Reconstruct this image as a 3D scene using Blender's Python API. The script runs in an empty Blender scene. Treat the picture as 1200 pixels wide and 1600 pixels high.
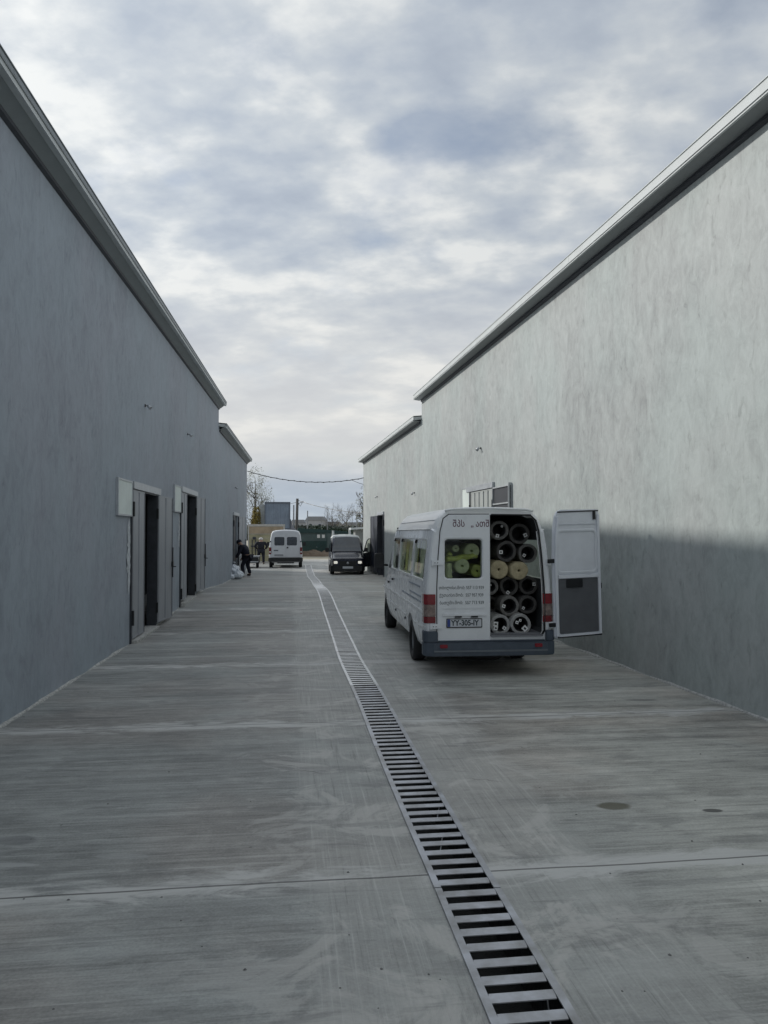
import bpy, bmesh, math, random
from mathutils import Vector, Matrix, noise
from mathutils.geometry import intersect_line_line_2d
R = math.radians
random.seed(7)
scene = bpy.context.scene
col = scene.collection

# ------------------------------------------------------------ camera
CAM_H = 2.1
HOR = 832.0            # horizon row in the 1200x1600 photograph
F = 1200.0
cam_d = bpy.data.cameras.new('camera')
cam = bpy.data.objects.new('camera', cam_d); col.objects.link(cam)
cam.location = (0, 0, CAM_H)
cam.rotation_euler = (R(90) + math.atan((HOR - 800) / F), 0, 0)
cam_d.sensor_fit = 'VERTICAL'; cam_d.sensor_height = 36.0
cam_d.lens = 36.0 * F / 1600.0
cam_d.clip_start = 0.05; cam_d.clip_end = 5000
scene.camera = cam

# ------------------------------------------------------------ light
SUN_AZ = 57.0      # degrees to the left of the view direction (+Y)
SUN_EL = 25.3
sdir = Vector((-math.sin(R(SUN_AZ)) * math.cos(R(SUN_EL)), math.cos(R(SUN_AZ)) * math.cos(R(SUN_EL)), math.sin(R(SUN_EL))))
sl = bpy.data.lights.new('sun', 'SUN'); sl.energy = 2.7; sl.angle = R(1.3); sl.color = (1.0, 0.975, 0.925)
so = bpy.data.objects.new('sun', sl); col.objects.link(so)
so.rotation_euler = sdir.to_track_quat('Z', 'Y').to_euler()
so.location = (-40, 30, 40)

w = bpy.data.worlds.new('World'); scene.world = w; w.use_nodes = True
nt = w.node_tree; nt.nodes.clear()
def N(t, **k):
    n = nt.nodes.new(t)
    for a, b in k.items(): setattr(n, a, b)
    return n
L = lambda a, b: nt.links.new(a, b)
def NM(op, a, b=None, c=None, clamp=False):
    n = N('ShaderNodeMath', operation=op); n.use_clamp = clamp
    for i, v in enumerate((a, b, c)):
        if v is None: continue
        if isinstance(v, (int, float)): n.inputs[i].default_value = v
        else: L(v, n.inputs[i])
    return n.outputs[0]
out = N('ShaderNodeOutputWorld')
sky = N('ShaderNodeTexSky'); sky.sky_type = 'NISHITA'; sky.sun_disc = False
sky.sun_elevation = R(SUN_EL); sky.sun_rotation = R(-SUN_AZ); sky.air_density = 1.0; sky.dust_density = 1.5
tc = N('ShaderNodeTexCoord')
sep = N('ShaderNodeSeparateXYZ'); L(tc.outputs['Generated'], sep.inputs[0])
zc = NM('MAXIMUM', sep.outputs[2], 0.0)
den = NM('ADD', zc, 0.24)
px_ = NM('DIVIDE', sep.outputs[0], den); py_ = NM('DIVIDE', sep.outputs[1], den)
cb = N('ShaderNodeCombineXYZ'); L(px_, cb.inputs[0]); L(py_, cb.inputs[1])
def cloudnoise(scale, detail, rough, off, dist=0.0, stretch=(1, 1, 1)):
    mp = N('ShaderNodeMapping'); L(cb.outputs[0], mp.inputs[0]); mp.inputs['Location'].default_value = off
    mp.inputs['Scale'].default_value = stretch; mp.inputs['Rotation'].default_value = (0, 0, R(20))
    n = N('ShaderNodeTexNoise'); n.inputs['Scale'].default_value = scale; n.inputs['Detail'].default_value = detail
    n.inputs['Roughness'].default_value = rough; n.inputs['Distortion'].default_value = dist
    L(mp.outputs[0], n.inputs['Vector']); return n.outputs['Fac']
n1 = cloudnoise(2.3, 9, 0.52, (6.8, 10.2, 0), 0.1, (1.0, 1.1, 1))      # where the deck is thin
n2 = cloudnoise(2.8, 8, 0.50, (12.2, 5.5, 1), 0.0, (1.0, 1.2, 1))      # billow brightness
n3 = cloudnoise(0.9, 4, 0.5, (1.3, 9.2, 2), 0.0)                       # broad brightness
def ramp(x, stops):
    r = N('ShaderNodeValToRGB'); L(x, r.inputs[0]); e = r.color_ramp.elements
    while len(e) < len(stops): e.new(0.5)
    for i, (p, c) in enumerate(stops):
        e[i].position = p; e[i].color = (*c, 1) if len(c) == 3 else c
    return r.outputs[0]
n4 = cloudnoise(9.0, 6, 0.52, (12.7, 5.7, 4), 0.0, (1.0, 1.3, 1))
bill = NM('ADD', NM('ADD', NM('MULTIPLY', n2, 0.55), NM('MULTIPLY', n3, 0.18)), NM('MULTIPLY', n4, 0.27))
cloud = ramp(bill, [(0.40, (0.41, 0.465, 0.55)), (0.465, (0.475, 0.53, 0.605)), (0.53, (0.585, 0.63, 0.675)), (0.60, (0.80, 0.82, 0.82))])
cover = ramp(n1, [(0.35, (0.55, 0.55, 0.55)), (0.46, (1, 1, 1))])
skys = N('ShaderNodeMix', data_type='RGBA', blend_type='MULTIPLY'); skys.inputs[0].default_value = 1
L(sky.outputs[0], skys.inputs[6]); skys.inputs[7].default_value = (0.098, 0.102, 0.108, 1)
mx = N('ShaderNodeMix', data_type='RGBA'); L(cover, mx.inputs[0]); L(skys.outputs[2], mx.inputs[6]); L(cloud, mx.inputs[7])
# glow towards the veiled sun, and a pale band over the horizon with a bluish foot
dt = N('ShaderNodeVectorMath', operation='DOT_PRODUCT'); L(tc.outputs['Generated'], dt.inputs[0]); dt.inputs[1].default_value = tuple(sdir)
gl = NM('POWER', NM('MAXIMUM', dt.outputs['Value'], 0.0), 3.0)
glm0 = NM('ADD', NM('MULTIPLY', gl, 0.36), 0.90)
glm = NM('MULTIPLY', glm0, NM('ADD', 1.0, NM('MULTIPLY', NM('MULTIPLY_ADD', sep.outputs[2], 3.0, -1.7, clamp=True), 0.28)))
gm = N('ShaderNodeMix', data_type='RGBA', blend_type='MULTIPLY'); gm.inputs[0].default_value = 1
L(mx.outputs[2], gm.inputs[6]); L(glm, gm.inputs[7])
band = ramp(sep.outputs[2], [(0.0, (0.8, 0.8, 0.8)), (0.07, (0.72, 0.72, 0.72)), (0.14, (0.60, 0.60, 0.60)), (0.34, (0, 0, 0))])
bcol = ramp(sep.outputs[2], [(0.0, (0.44, 0.515, 0.60)), (0.06, (0.455, 0.515, 0.585)), (0.105, (0.76, 0.75, 0.72)), (0.2, (0.86, 0.84, 0.79))])
hm = N('ShaderNodeMix', data_type='RGBA'); L(band, hm.inputs[0]); L(gm.outputs[2], hm.inputs[6]); L(bcol, hm.inputs[7])
bg = N('ShaderNodeBackground'); L(hm.outputs[2], bg.inputs[0]); bg.inputs[1].default_value = 1.0
L(bg.outputs[0], out.inputs[0])

scene.view_settings.view_transform = 'Standard'; scene.view_settings.look = 'None'
scene.view_settings.exposure = 0.0; scene.view_settings.gamma = 1.0
scene.render.engine = 'CYCLES'
scene.cycles.max_bounces = 8; scene.cycles.diffuse_bounces = 4; scene.cycles.transparent_max_bounces = 8

# ------------------------------------------------------------ placing helpers
def gz(Y):                      # the yard has a shallow hump across it
    return 0.24 * math.exp(-((Y - 24.0) / 5.2) ** 2) if Y < 60 else 0.0
def gpt(px, py):                # ground point under a pixel of the photograph
    Y = F * CAM_H / (py - HOR)
    for _ in range(40): Y = 0.5 * Y + 0.5 * F * (CAM_H - gz(Y)) / (py - HOR)
    return Vector(((px - 600) / F * Y, Y, gz(Y)))
def at(px, py, Y): return Vector(((px - 600) / F * Y, Y, CAM_H + (HOR - py) / F * Y))
LA, LB = -3.277, -0.1033        # left wall  X = LA + LB*Y
RA, RB = 5.617, -0.155          # right wall X = RA + RB*Y
def yl(px): return LA / ((px - 600) / F - LB)
def yr(px): return RA / ((px - 600) / F - RB)

# ------------------------------------------------------------ materials
MATS = {}
def mat(name, color, rough=0.6, metal=0.0, var=0.12, scale=6.0, bump=0.0, spec=0.5, coat=0.0, stretch=None, var2=None):
    if name in MATS: return MATS[name]
    m = bpy.data.materials.new(name); m.use_nodes = True
    t = m.node_tree; b = t.nodes['Principled BSDF']
    b.inputs['Roughness'].default_value = rough; b.inputs['Metallic'].default_value = metal
    b.inputs['Specular IOR Level'].default_value = spec; b.inputs['Coat Weight'].default_value = coat
    c = t.nodes.new('ShaderNodeTexCoord'); n = t.nodes.new('ShaderNodeTexNoise')
    n.inputs['Scale'].default_value = scale; n.inputs['Detail'].default_value = 6; n.inputs['Roughness'].default_value = 0.62
    if stretch:
        mp = t.nodes.new('ShaderNodeMapping'); mp.inputs['Scale'].default_value = stretch
        t.links.new(c.outputs['Object'], mp.inputs[0]); t.links.new(mp.outputs[0], n.inputs['Vector'])
    else: t.links.new(c.outputs['Object'], n.inputs['Vector'])
    r = t.nodes.new('ShaderNodeValToRGB'); t.links.new(n.outputs['Fac'], r.inputs[0])
    lo = [max(0, x * (1 - var)) for x in color]; hi = [min(1, x * (1 + var)) for x in color]
    if var2: lo = var2
    r.color_ramp.elements[0].position = 0.32; r.color_ramp.elements[0].color = (*lo, 1)
    r.color_ramp.elements[1].position = 0.68; r.color_ramp.elements[1].color = (*hi, 1)
    t.links.new(r.outputs[0], b.inputs['Base Color'])
    rr = t.nodes.new('ShaderNodeMapRange'); rr.inputs['To Min'].default_value = max(0.02, rough - 0.08); rr.inputs['To Max'].default_value = min(1, rough + 0.08)
    t.links.new(n.outputs['Fac'], rr.inputs['Value']); t.links.new(rr.outputs[0], b.inputs['Roughness'])
    if bump:
        bp = t.nodes.new('ShaderNodeBump'); bp.inputs['Strength'].default_value = bump; bp.inputs['Distance'].default_value = 0.02
        t.links.new(n.outputs['Fac'], bp.inputs['Height']); t.links.new(bp.outputs[0], b.inputs['Normal'])
    MATS[name] = m; return m
def glass(name, tint, refl=0.9, ior=1.5):
    m = bpy.data.materials.new(name); m.use_nodes = True; t = m.node_tree; t.nodes.clear()
    o = t.nodes.new('ShaderNodeOutputMaterial'); mix = t.nodes.new('ShaderNodeMixShader')
    tr = t.nodes.new('ShaderNodeBsdfTransparent'); tr.inputs[0].default_value = (*tint, 1)
    g = t.nodes.new('ShaderNodeBsdfGlossy'); g.inputs['Roughness'].default_value = 0.03; g.inputs[0].default_value = (refl, refl, refl, 1)
    f = t.nodes.new('ShaderNodeFresnel'); f.inputs[0].default_value = ior
    ge = t.nodes.new('ShaderNodeNewGeometry'); mu = t.nodes.new('ShaderNodeMath'); mu.operation = 'SUBTRACT'; mu.use_clamp = True
    t.links.new(f.outputs[0], mu.inputs[0]); t.links.new(ge.outputs['Backfacing'], mu.inputs[1]); t.links.new(mu.outputs[0], mix.inputs[0]); t.links.new(tr.outputs[0], mix.inputs[1]); t.links.new(g.outputs[0], mix.inputs[2])
    t.links.new(mix.outputs[0], o.inputs[0]); return m
def emis(name, color, s):
    m = mat(name, color, 0.3); b = m.node_tree.nodes['Principled BSDF']
    b.inputs['Emission Color'].default_value = (*color, 1); b.inputs['Emission Strength'].default_value = s; return m

def plaster(name, base, seed, con=1.0):
    """trowelled grey render: vertical drags, blotches, small scuffs"""
    m = bpy.data.materials.new(name); m.use_nodes = True; t = m.node_tree; b = t.nodes['Principled BSDF']
    l = t.links.new
    c = t.nodes.new('ShaderNodeTexCoord')
    def noi(sc, st, det=8, ro=0.6, off=0, dist=0.0):
        mp = t.nodes.new('ShaderNodeMapping'); mp.inputs['Scale'].default_value = st; mp.inputs['Location'].default_value = (off, off * 1.3, seed)
        l(c.outputs['Object'], mp.inputs[0]); n = t.nodes.new('ShaderNodeTexNoise'); n.inputs['Scale'].default_value = sc
        n.inputs['Detail'].default_value = det; n.inputs['Roughness'].default_value = ro; n.inputs['Distortion'].default_value = dist
        l(mp.outputs[0], n.inputs['Vector']); return n.outputs['Fac']
    drag = noi(5.0, (1, 1.0, 0.6), 10, 0.74, 1.0, 0.7)
    blot = noi(1.3, (1, 1, 0.6), 8, 0.62, 5.0, 0.6)
    fine = noi(20, (1, 1, 0.4), 5, 0.65, 9.0, .5)
    big = noi(0.22, (1, 1, 0.7), 4, 0.5, 3.0)
    def mth(op, a, bb):
        n = t.nodes.new('ShaderNodeMath'); n.operation = op
        for i, v in enumerate((a, bb)):
            if isinstance(v, (int, float)): n.inputs[i].default_value = v
            else: l(v, n.inputs[i])
        return n.outputs[0]
    s = mth('ADD', mth('ADD', mth('MULTIPLY', drag, 0.42), mth('MULTIPLY', blot, 0.26)), mth('ADD', mth('MULTIPLY', fine, 0.12), mth('MULTIPLY', big, 0.20)))
    r = t.nodes.new('ShaderNodeValToRGB'); l(s, r.inputs[0]); e = r.color_ramp.elements
    e.new(0.5); e.new(0.5)
    ks = [(0.40, 0.74), (0.465, 0.92), (0.52, 1.04), (0.59, 1.16)]
    for i, (p, k) in enumerate(ks):
        e[i].position = p; g = 1.0 + (0.008 if i > 1 else 0)
        k = 1 + (k - 1) * con; e[i].color = (base[0] * k, base[1] * k * g, base[2] * k, 1)
    # warm / green drift over metres
    hue = noi(0.6, (1, 1, 0.8), 3, 0.5, 12.0)
    hr = t.nodes.new('ShaderNodeValToRGB'); l(hue, hr.inputs[0])
    hr.color_ramp.elements[0].position = 0.4; hr.color_ramp.elements[0].color = (1.012, 0.996, 0.993, 1)
    hr.color_ramp.elements[1].position = 0.6; hr.color_ramp.elements[1].color = (0.985, 1.004, 0.997, 1)
    mm = t.nodes.new('ShaderNodeMix'); mm.data_type = 'RGBA'; mm.blend_type = 'MULTIPLY'; mm.inputs[0].default_value = 1
    l(r.outputs[0], mm.inputs[6]); l(hr.outputs[0], mm.inputs[7])
    pit = noi(8.0, (1, 1, 0.42), 5, 0.6, 21.0, .8)
    pr = t.nodes.new('ShaderNodeValToRGB'); l(pit, pr.inputs[0]); pe = pr.color_ramp.elements; pe.new(.5); pe.new(.5)
    for i, (p, k) in enumerate([(0.30, 1 - .22 * con), (0.40, 1.0), (0.62, 1.0), (0.72, 1 + .12 * con)]): pe[i].position = p; pe[i].color = (min(k, 1.2),) * 3 + (1,)
    m2 = t.nodes.new('ShaderNodeMix'); m2.data_type = 'RGBA'; m2.blend_type = 'MULTIPLY'; m2.inputs[0].default_value = 1
    l(mm.outputs[2], m2.inputs[6]); l(pr.outputs[0], m2.inputs[7])
    l(m2.outputs[2], b.inputs['Base Color'])
    b.inputs['Roughness'].default_value = 0.62; b.inputs['Specular IOR Level'].default_value = 0.35
    bp = t.nodes.new('ShaderNodeBump'); bp.inputs['Strength'].default_value = 0.5; bp.inputs['Distance'].default_value = 0.012
    l(mth('ADD', mth('MULTIPLY', drag, 1.0), mth('MULTIPLY', fine, 0.25)), bp.inputs['Height']); l(bp.outputs[0], b.inputs['Normal'])
    return m

def concrete():
    m = bpy.data.materials.new('yard_concrete'); m.use_nodes = True; t = m.node_tree; b = t.nodes['Principled BSDF']; l = t.links.new
    c = t.nodes.new('ShaderNodeTexCoord')
    rot = t.nodes.new('ShaderNodeVectorRotate'); rot.rotation_type = 'Z_AXIS'; rot.inputs['Angle'].default_value = -R(7.0)
    l(c.outputs['Object'], rot.inputs['Vector'])
    P = rot.outputs[0]
    uv = t.nodes.new('ShaderNodeUVMap'); uv.uv_map = 'drain'
    su = t.nodes.new('ShaderNodeSeparateXYZ'); l(uv.outputs[0], su.inputs[0])
    sp = t.nodes.new('ShaderNodeSeparateXYZ'); l(P, sp.inputs[0])
    def mth(op, a, bb=None, cc=None, cl=False):
        n = t.nodes.new('ShaderNodeMath'); n.operation = op; n.use_clamp = cl
        for i, v in enumerate((a, bb, cc)):
            if v is None: continue
            if isinstance(v, (int, float)): n.inputs[i].default_value = v
            else: l(v, n.inputs[i])
        return n.outputs[0]
    def noi(sc, st, det=6, ro=0.6, off=0, dist=0.0):
        mp = t.nodes.new('ShaderNodeMapping'); mp.inputs['Scale'].default_value = st; mp.inputs['Location'].default_value = (off, off * .7, off * .3)
        l(P, mp.inputs[0]); n = t.nodes.new('ShaderNodeTexNoise'); n.inputs['Scale'].default_value = sc
        n.inputs['Detail'].default_value = det; n.inputs['Roughness'].default_value = ro; n.inputs['Distortion'].default_value = dist
        l(mp.outputs[0], n.inputs['Vector']); return n.outputs['Fac']
    def rng(x, a, bb, c0=0.0, c1=1.0):
        n = t.nodes.new('ShaderNodeMapRange'); n.interpolation_type = 'SMOOTHSTEP'
        n.inputs['From Min'].default_value = a; n.inputs['From Max'].default_value = bb; n.inputs['To Min'].default_value = c0; n.inputs['To Max'].default_value = c1
        l(x, n.inputs['Value']); return n.outputs[0]
    across = noi(1.0, (0.9, 42, 1), 6, 0.72, 2.0, 0.25)
    across2 = noi(1.0, (0.25, 7, 1), 4, 0.6, 20.0, 0.2)
    along = noi(1.0, (44, 0.9, 1), 6, 0.72, 4.0, 0.25)
    mott = noi(1.1, (1, 1.5, 1), 9, 0.62, 7.0, 0.5)
    bigp = noi(0.35, (0.6, 1.3, 1), 5, 0.55, 11.0, 0.3)
    grain = noi(60, (1, 1, 1), 3, 0.6, 1.0)
    edge = mth('ADD', mth('ABSOLUTE', su.outputs[0]), mth('MULTIPLY', mth('SUBTRACT', mott, 0.5), 0.5))
    strip = rng(edge, 0.66, 0.84, 1.0, 0.0)
    st = t.nodes.new('ShaderNodeMix'); st.data_type = 'FLOAT'
    l(strip, st.inputs[0]); l(mth('ADD', mth('MULTIPLY', across, 0.6), mth('MULTIPLY', across2, 0.4)), st.inputs[2]); l(along, st.inputs[3])
    streak = st.outputs[0]
    # slab joints every 3.87 m, dark hairline with pale smeared laitance beside it
    yy = mth('ADD', sp.outputs[1], mth('MULTIPLY', mth('SUBTRACT', noi(0.5, (1, .2, 1), 3, .5, 31), 0.5), 0.10))
    ph = mth('PINGPONG', mth('SUBTRACT', yy, 4.70 - 3.87 * 4), 1.935)
    line = rng(ph, 0.004, 0.013, 1.0, 0.0)
    lait = mth('MULTIPLY', rng(mth('ADD', ph, mth('MULTIPLY', mth('SUBTRACT', noi(3.0, (0.6, 1.6, 1), 8, 0.72, 15.0, .9), 0.5), 0.9)), 0.02, 0.20, 1.0, 0.0), rng(noi(0.8, (0.5, 2, 1), 4, 0.6, 17.0), 0.34, 0.48))
    far = rng(sp.outputs[1], 9, 30, 0.0, 1.0)
    s = mth('ADD', mth('ADD', mth('MULTIPLY', streak, 0.42), mth('MULTIPLY', mott, 0.28)), mth('ADD', mth('MULTIPLY', bigp, 0.20), mth('MULTIPLY', grain, 0.10)))
    v = 1.0
    st2 = t.nodes.new('ShaderNodeMix'); st2.data_type = 'FLOAT'; l(strip, st2.inputs[0]); l(across, st2.inputs[2]); l(along, st2.inputs[3])
    for nz, kk in ((st2.outputs[0], 1.05), (across2, 0.75), (mott, 1.25), (bigp, 1.15), (grain, 0.7), (noi(4.5, (0.8, 1.6, 1), 8, .75, 101, 1.2), 0.95)):
        v = mth('ADD', v, mth('MULTIPLY', mth('SUBTRACT', nz, 0.5), kk))
    v = mth('MAXIMUM', v, 0.4)
    B = (0.276, 0.278, 0.266)
    vb = t.nodes.new('ShaderNodeVectorMath'); vb.operation = 'SCALE'; vb.inputs[0].default_value = B; l(v, vb.inputs['Scale'])
    def mix(fac, a, bb, mode='MIX'):
        n = t.nodes.new('ShaderNodeMix'); n.data_type = 'RGBA'; n.blend_type = mode
        if isinstance(fac, (int, float)): n.inputs[0].default_value = fac
        else: l(fac, n.inputs[0])
        for i, v in ((6, a), (7, bb)):
            if isinstance(v, tuple): n.inputs[i].default_value = v
            else: l(v, n.inputs[i])
        return n.outputs[2]
    C = vb.outputs[0]
    hue = rng(noi(0.5, (1, 1, 1), 4, .5, 44), 0.4, 0.6)
    C = mix(1.0, C, mix(hue, (1.03, 0.995, 0.975, 1), (0.975, 1.005, 1.01, 1)), 'MULTIPLY')
    C = mix(rng(su.outputs[0], -0.3, 2.2), C, mix(1.0, C, (1.46, 1.41, 1.34, 1), 'MULTIPLY'))  # right of the drain painted lighter and warmer, for the brighter light there
    C = mix(mth('MULTIPLY', strip, 0.34), C, (0.47, 0.47, 0.445, 1))
    pl = mth('ADD', mth('MULTIPLY', rng(along, 0.56, 0.68), strip), mth('MULTIPLY', rng(across, 0.57, 0.70), mth('SUBTRACT', 1.0, strip)))
    C = mix(mth('MULTIPLY', pl, 0.38), C, (0.56, 0.56, 0.53, 1))
    dl = mth('ADD', mth('MULTIPLY', rng(along, 0.32, 0.42, 1.0, 0.0), strip), mth('MULTIPLY', rng(across, 0.30, 0.41, 1.0, 0.0), mth('SUBTRACT', 1.0, strip)))
    C = mix(mth('MULTIPLY', dl, 0.35), C, (0.13, 0.13, 0.125, 1))
    C = mix(mth('MULTIPLY', lait, 0.8), C, (0.56, 0.56, 0.54, 1))
    # trowel spill patches near the drain
    sm = mth('MULTIPLY', rng(noi(1.6, (1, 1, 1), 7, .7, 52, .8), 0.52, 0.61), rng(edge, 0.2, 1.9, 1.0, 0.12))
    C = mix(mth('MULTIPLY', sm, 0.6), C, (0.52, 0.51, 0.48, 1))
    # pour bands, pale lines right across the slab further off
    C = mix(mth('MULTIPLY', rng(across2, 0.56, 0.68), mth('MULTIPLY', far, 0.5)), C, (0.52, 0.53, 0.52, 1))
    # dark scuffs
    sc = rng(noi(1.7, (0.5, 2.4, 1), 7, .68, 61, .6), 0.36, 0.47, 1.0, 0.0)
    C = mix(mth('MULTIPLY', sc, 0.38), C, (0.12, 0.125, 0.125, 1))
    # stray hairline cracks
    vo = t.nodes.new('ShaderNodeTexVoronoi'); vo.feature = 'DISTANCE_TO_EDGE'; vo.inputs['Scale'].default_value = 0.55
    wv = t.nodes.new('ShaderNodeTexNoise'); wv.inputs['Scale'].default_value = 3.0; wv.inputs['Detail'].default_value = 6; l(P, wv.inputs['Vector'])
    ad = t.nodes.new('ShaderNodeVectorMath'); ad.operation = 'MULTIPLY_ADD'; l(wv.outputs['Color'], ad.inputs[0]); ad.inputs[1].default_value = (0.35, 0.35, 0); l(P, ad.inputs[2])
    l(ad.outputs[0], vo.inputs['Vector'])
    crack = mth('MULTIPLY', rng(vo.outputs['Distance'], 0.0015, 0.005, 1.0, 0.0), rng(noi(0.7, (1, 1, 1), 2, .5, 71), 0.66, 0.72))
    dk = mth('MAXIMUM', mth('MULTIPLY', line, 0.75), mth('MULTIPLY', crack, 0.4))
    # specks
    spk = rng(noi(9, (1, 1, 1), 2, .5, 81), 0.18, 0.25, 1.0, 0.0)
    dk = mth('MAXIMUM', dk, mth('MULTIPLY', spk, 0.6))
    # oil spots, at their places
    C = mix(dk, C, (0.045, 0.045, 0.045, 1))
    gp = t.nodes.new('ShaderNodeSeparateXYZ'); l(c.outputs['Object'], gp.inputs[0])
    wob = mth('MULTIPLY', mth('SUBTRACT', noi(7, (1, 1, 1), 3, .6, 91), 0.5), 0.9)
    for (X, Y, rx, ry, k, colr) in SPOTS:
        dx = mth('POWER', mth('DIVIDE', mth('SUBTRACT', gp.outputs[0], X), rx), 2.0)
        dy = mth('POWER', mth('DIVIDE', mth('SUBTRACT', gp.outputs[1], Y), ry), 2.0)
        d = mth('ADD', mth('ADD', dx, dy), wob)
        C = mix(mth('MULTIPLY', rng(d, 0.55, 1.15, 1.0, 0.0), k), C, colr)
    l(C, b.inputs['Base Color'])
    l(rng(mott, 0.3, 0.7, 0.50, 0.72), b.inputs['Roughness']); b.inputs['Specular IOR Level'].default_value = 0.4
    bp = t.nodes.new('ShaderNodeBump'); bp.inputs['Strength'].default_value = 0.7; bp.inputs['Distance'].default_value = 0.006
    l(mth('SUBTRACT', mth('ADD', streak, mth('MULTIPLY', mott, 0.8)), mth('MULTIPLY', dk, 1.5)), bp.inputs['Height']); l(bp.outputs[0], b.inputs['Normal'])
    return m
SPOTS = [(*gpt(955, 1255).xy, 0.14, 0.085, 0.85, (0.085, 0.08, 0.05, 1)),
         (*gpt(1108, 1262).xy, 0.08, 0.04, 0.85, (0.05, 0.05, 0.047, 1)),
         (*gpt(30, 1308).xy, 0.16, 0.09, 0.5, (0.11, 0.115, 0.12, 1)),
         (*gpt(12, 1345).xy, 0.24, 0.035, 0.6, (0.42, 0.43, 0.42, 1)),
         (*gpt(1000, 1092).xy, 0.22, 0.06, 0.45, (0.1, 0.1, 0.1, 1)),
         (*gpt(560, 990).xy, 0.16, 0.8, 0.4, (0.42, 0.43, 0.42, 1)),
         (*gpt(195, 1332).xy, 0.18, 0.05, 0.35, (0.40, 0.41, 0.40, 1))]

# ------------------------------------------------------------ mesh helpers
class MB:
    def __init__(s): s.v = []; s.f = []; s.mi = []; s.sm = []
    def add(s, vs, fs, mi=0, smooth=False):
        o = len(s.v); s.v += [tuple(v) for v in vs]
        for f in fs: s.f.append(tuple(o + i for i in f)); s.mi.append(mi); s.sm.append(smooth)
        return s
    def box(s, x0, x1, y0, y1, z0, z1, mi=0):
        vs = [(x, y, z) for z in (z0, z1) for y in (y0, y1) for x in (x0, x1)]
        return s.add(vs, [(0, 2, 3, 1), (4, 5, 7, 6), (0, 1, 5, 4), (2, 6, 7, 3), (0, 4, 6, 2), (1, 3, 7, 5)], mi)
    def tube(s, pts, r, n=8, mi=0, cap=True, smooth=True):
        pts = [Vector(p) for p in pts]; rs = r if isinstance(r, (list, tuple)) else [r] * len(pts)
        vs = []; fs = []
        for i, p in enumerate(pts):
            d = (pts[min(i + 1, len(pts) - 1)] - pts[max(i - 1, 0)]).normalized()
            u = d.cross(Vector((0, 0, 1)) if abs(d.z) < 0.9 else Vector((1, 0, 0))).normalized(); v = d.cross(u)
            for k in range(n):
                a = 2 * math.pi * k / n; vs.append(p + (u * math.cos(a) + v * math.sin(a)) * rs[i])
        for i in range(len(pts) - 1):
            for k in range(n): fs.append((i * n + k, (i + 1) * n + k, (i + 1) * n + (k + 1) % n, i * n + (k + 1) % n))
        s.add(vs, fs, mi, smooth)
        if cap:
            o = len(s.v) - len(vs)
            s.f.append(tuple(o + k for k in range(n))); s.mi.append(mi); s.sm.append(False)
            s.f.append(tuple(o + (len(pts) - 1) * n + k for k in reversed(range(n)))); s.mi.append(mi); s.sm.append(False)
        return s
    def ring(s, profile, axis='y', n=24, mi=0, smooth=True, centre=(0, 0, 0)):
        """closed lathe: profile [(radius, along)] loop round an axis"""
        vs = []; m = len(profile); c = Vector(centre)
        for k in range(n):
            a = 2 * math.pi * k / n
            for (r, h) in profile:
                p = {'y': (r * math.cos(a), h, r * math.sin(a)), 'x': (h, r * math.cos(a), r * math.sin(a)), 'z': (r * math.cos(a), r * math.sin(a), h)}[axis]
                vs.append(c + Vector(p))
        fs = [(k * m + i, k * m + (i + 1) % m, ((k + 1) % n) * m + (i + 1) % m, ((k + 1) % n) * m + i) for k in range(n) for i in range(m)]
        return s.add(vs, fs, mi, smooth)
    def prism(s, poly, a0, a1, axis='y', mi=0):
        n = len(poly)
        def P(p, a): return {'y': (p[0], a, p[1]), 'x': (a, p[0], p[1]), 'z': (p[0], p[1], a)}[axis]
        vs = [P(p, a0) for p in poly] + [P(p, a1) for p in poly]
        fs = [tuple(range(n)), tuple(range(2 * n - 1, n - 1, -1))] + [(i, n + i, n + (i + 1) % n, (i + 1) % n) for i in range(n)]
        return s.add(vs, fs, mi)
    def build(s, name, m, parent=None, bevel=0.0, loc=None):
        me = bpy.data.meshes.new(name); me.from_pydata(s.v, [], s.f); me.update()
        ms = m if isinstance(m, (list, tuple)) else [m]
        for x in ms: me.materials.append(x)
        me.polygons.foreach_set('material_index', s.mi); me.polygons.foreach_set('use_smooth', s.sm)
        bm = bmesh.new(); bm.from_mesh(me); bmesh.ops.recalc_face_normals(bm, faces=bm.faces)
        if bevel:
            es = [e for e in bm.edges if len(e.link_faces) == 2 and e.calc_face_angle(0) > R(35)]
            bmesh.ops.bevel(bm, geom=es, offset=bevel, segments=2, affect='EDGES', clamp_overlap=True)
        bm.to_mesh(me); bm.free()
        o = bpy.data.objects.new(name, me); col.objects.link(o); o.parent = parent
        if loc: o.location = loc
        return o
def tag(o, label=None, cat=None, group=None, kind=None):
    if label: o['label'] = label
    if cat: o['category'] = cat
    if group: o['group'] = group
    if kind: o['kind'] = kind
    return o
def empty(name, loc, rz, label, cat, group=None):
    e = bpy.data.objects.new(name, None); col.objects.link(e); e.location = loc; e.rotation_euler = (0, 0, rz); e.empty_display_size = 0.2
    return tag(e, label, cat, group)
def rrect(x0, x1, y0, y1, r, n=4):
    pts = []
    for cx, cy, a0 in ((x1 - r, y1 - r, 0), (x0 + r, y1 - r, 90), (x0 + r, y0 + r, 180), (x1 - r, y0 + r, 270)):
        for k in range(n + 1):
            a = R(a0 + 90 * k / n); pts.append((cx + r * math.cos(a), cy + r * math.sin(a)))
    return pts
def applied(o):
    bpy.context.view_layer.update()
    dg = bpy.context.evaluated_depsgraph_get(); ev = o.evaluated_get(dg)
    me = bpy.data.meshes.new_from_object(ev, preserve_all_data_layers=True, depsgraph=dg)
    o.modifiers.clear(); old = o.data; o.data = me; me.name = o.name
    return o
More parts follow.
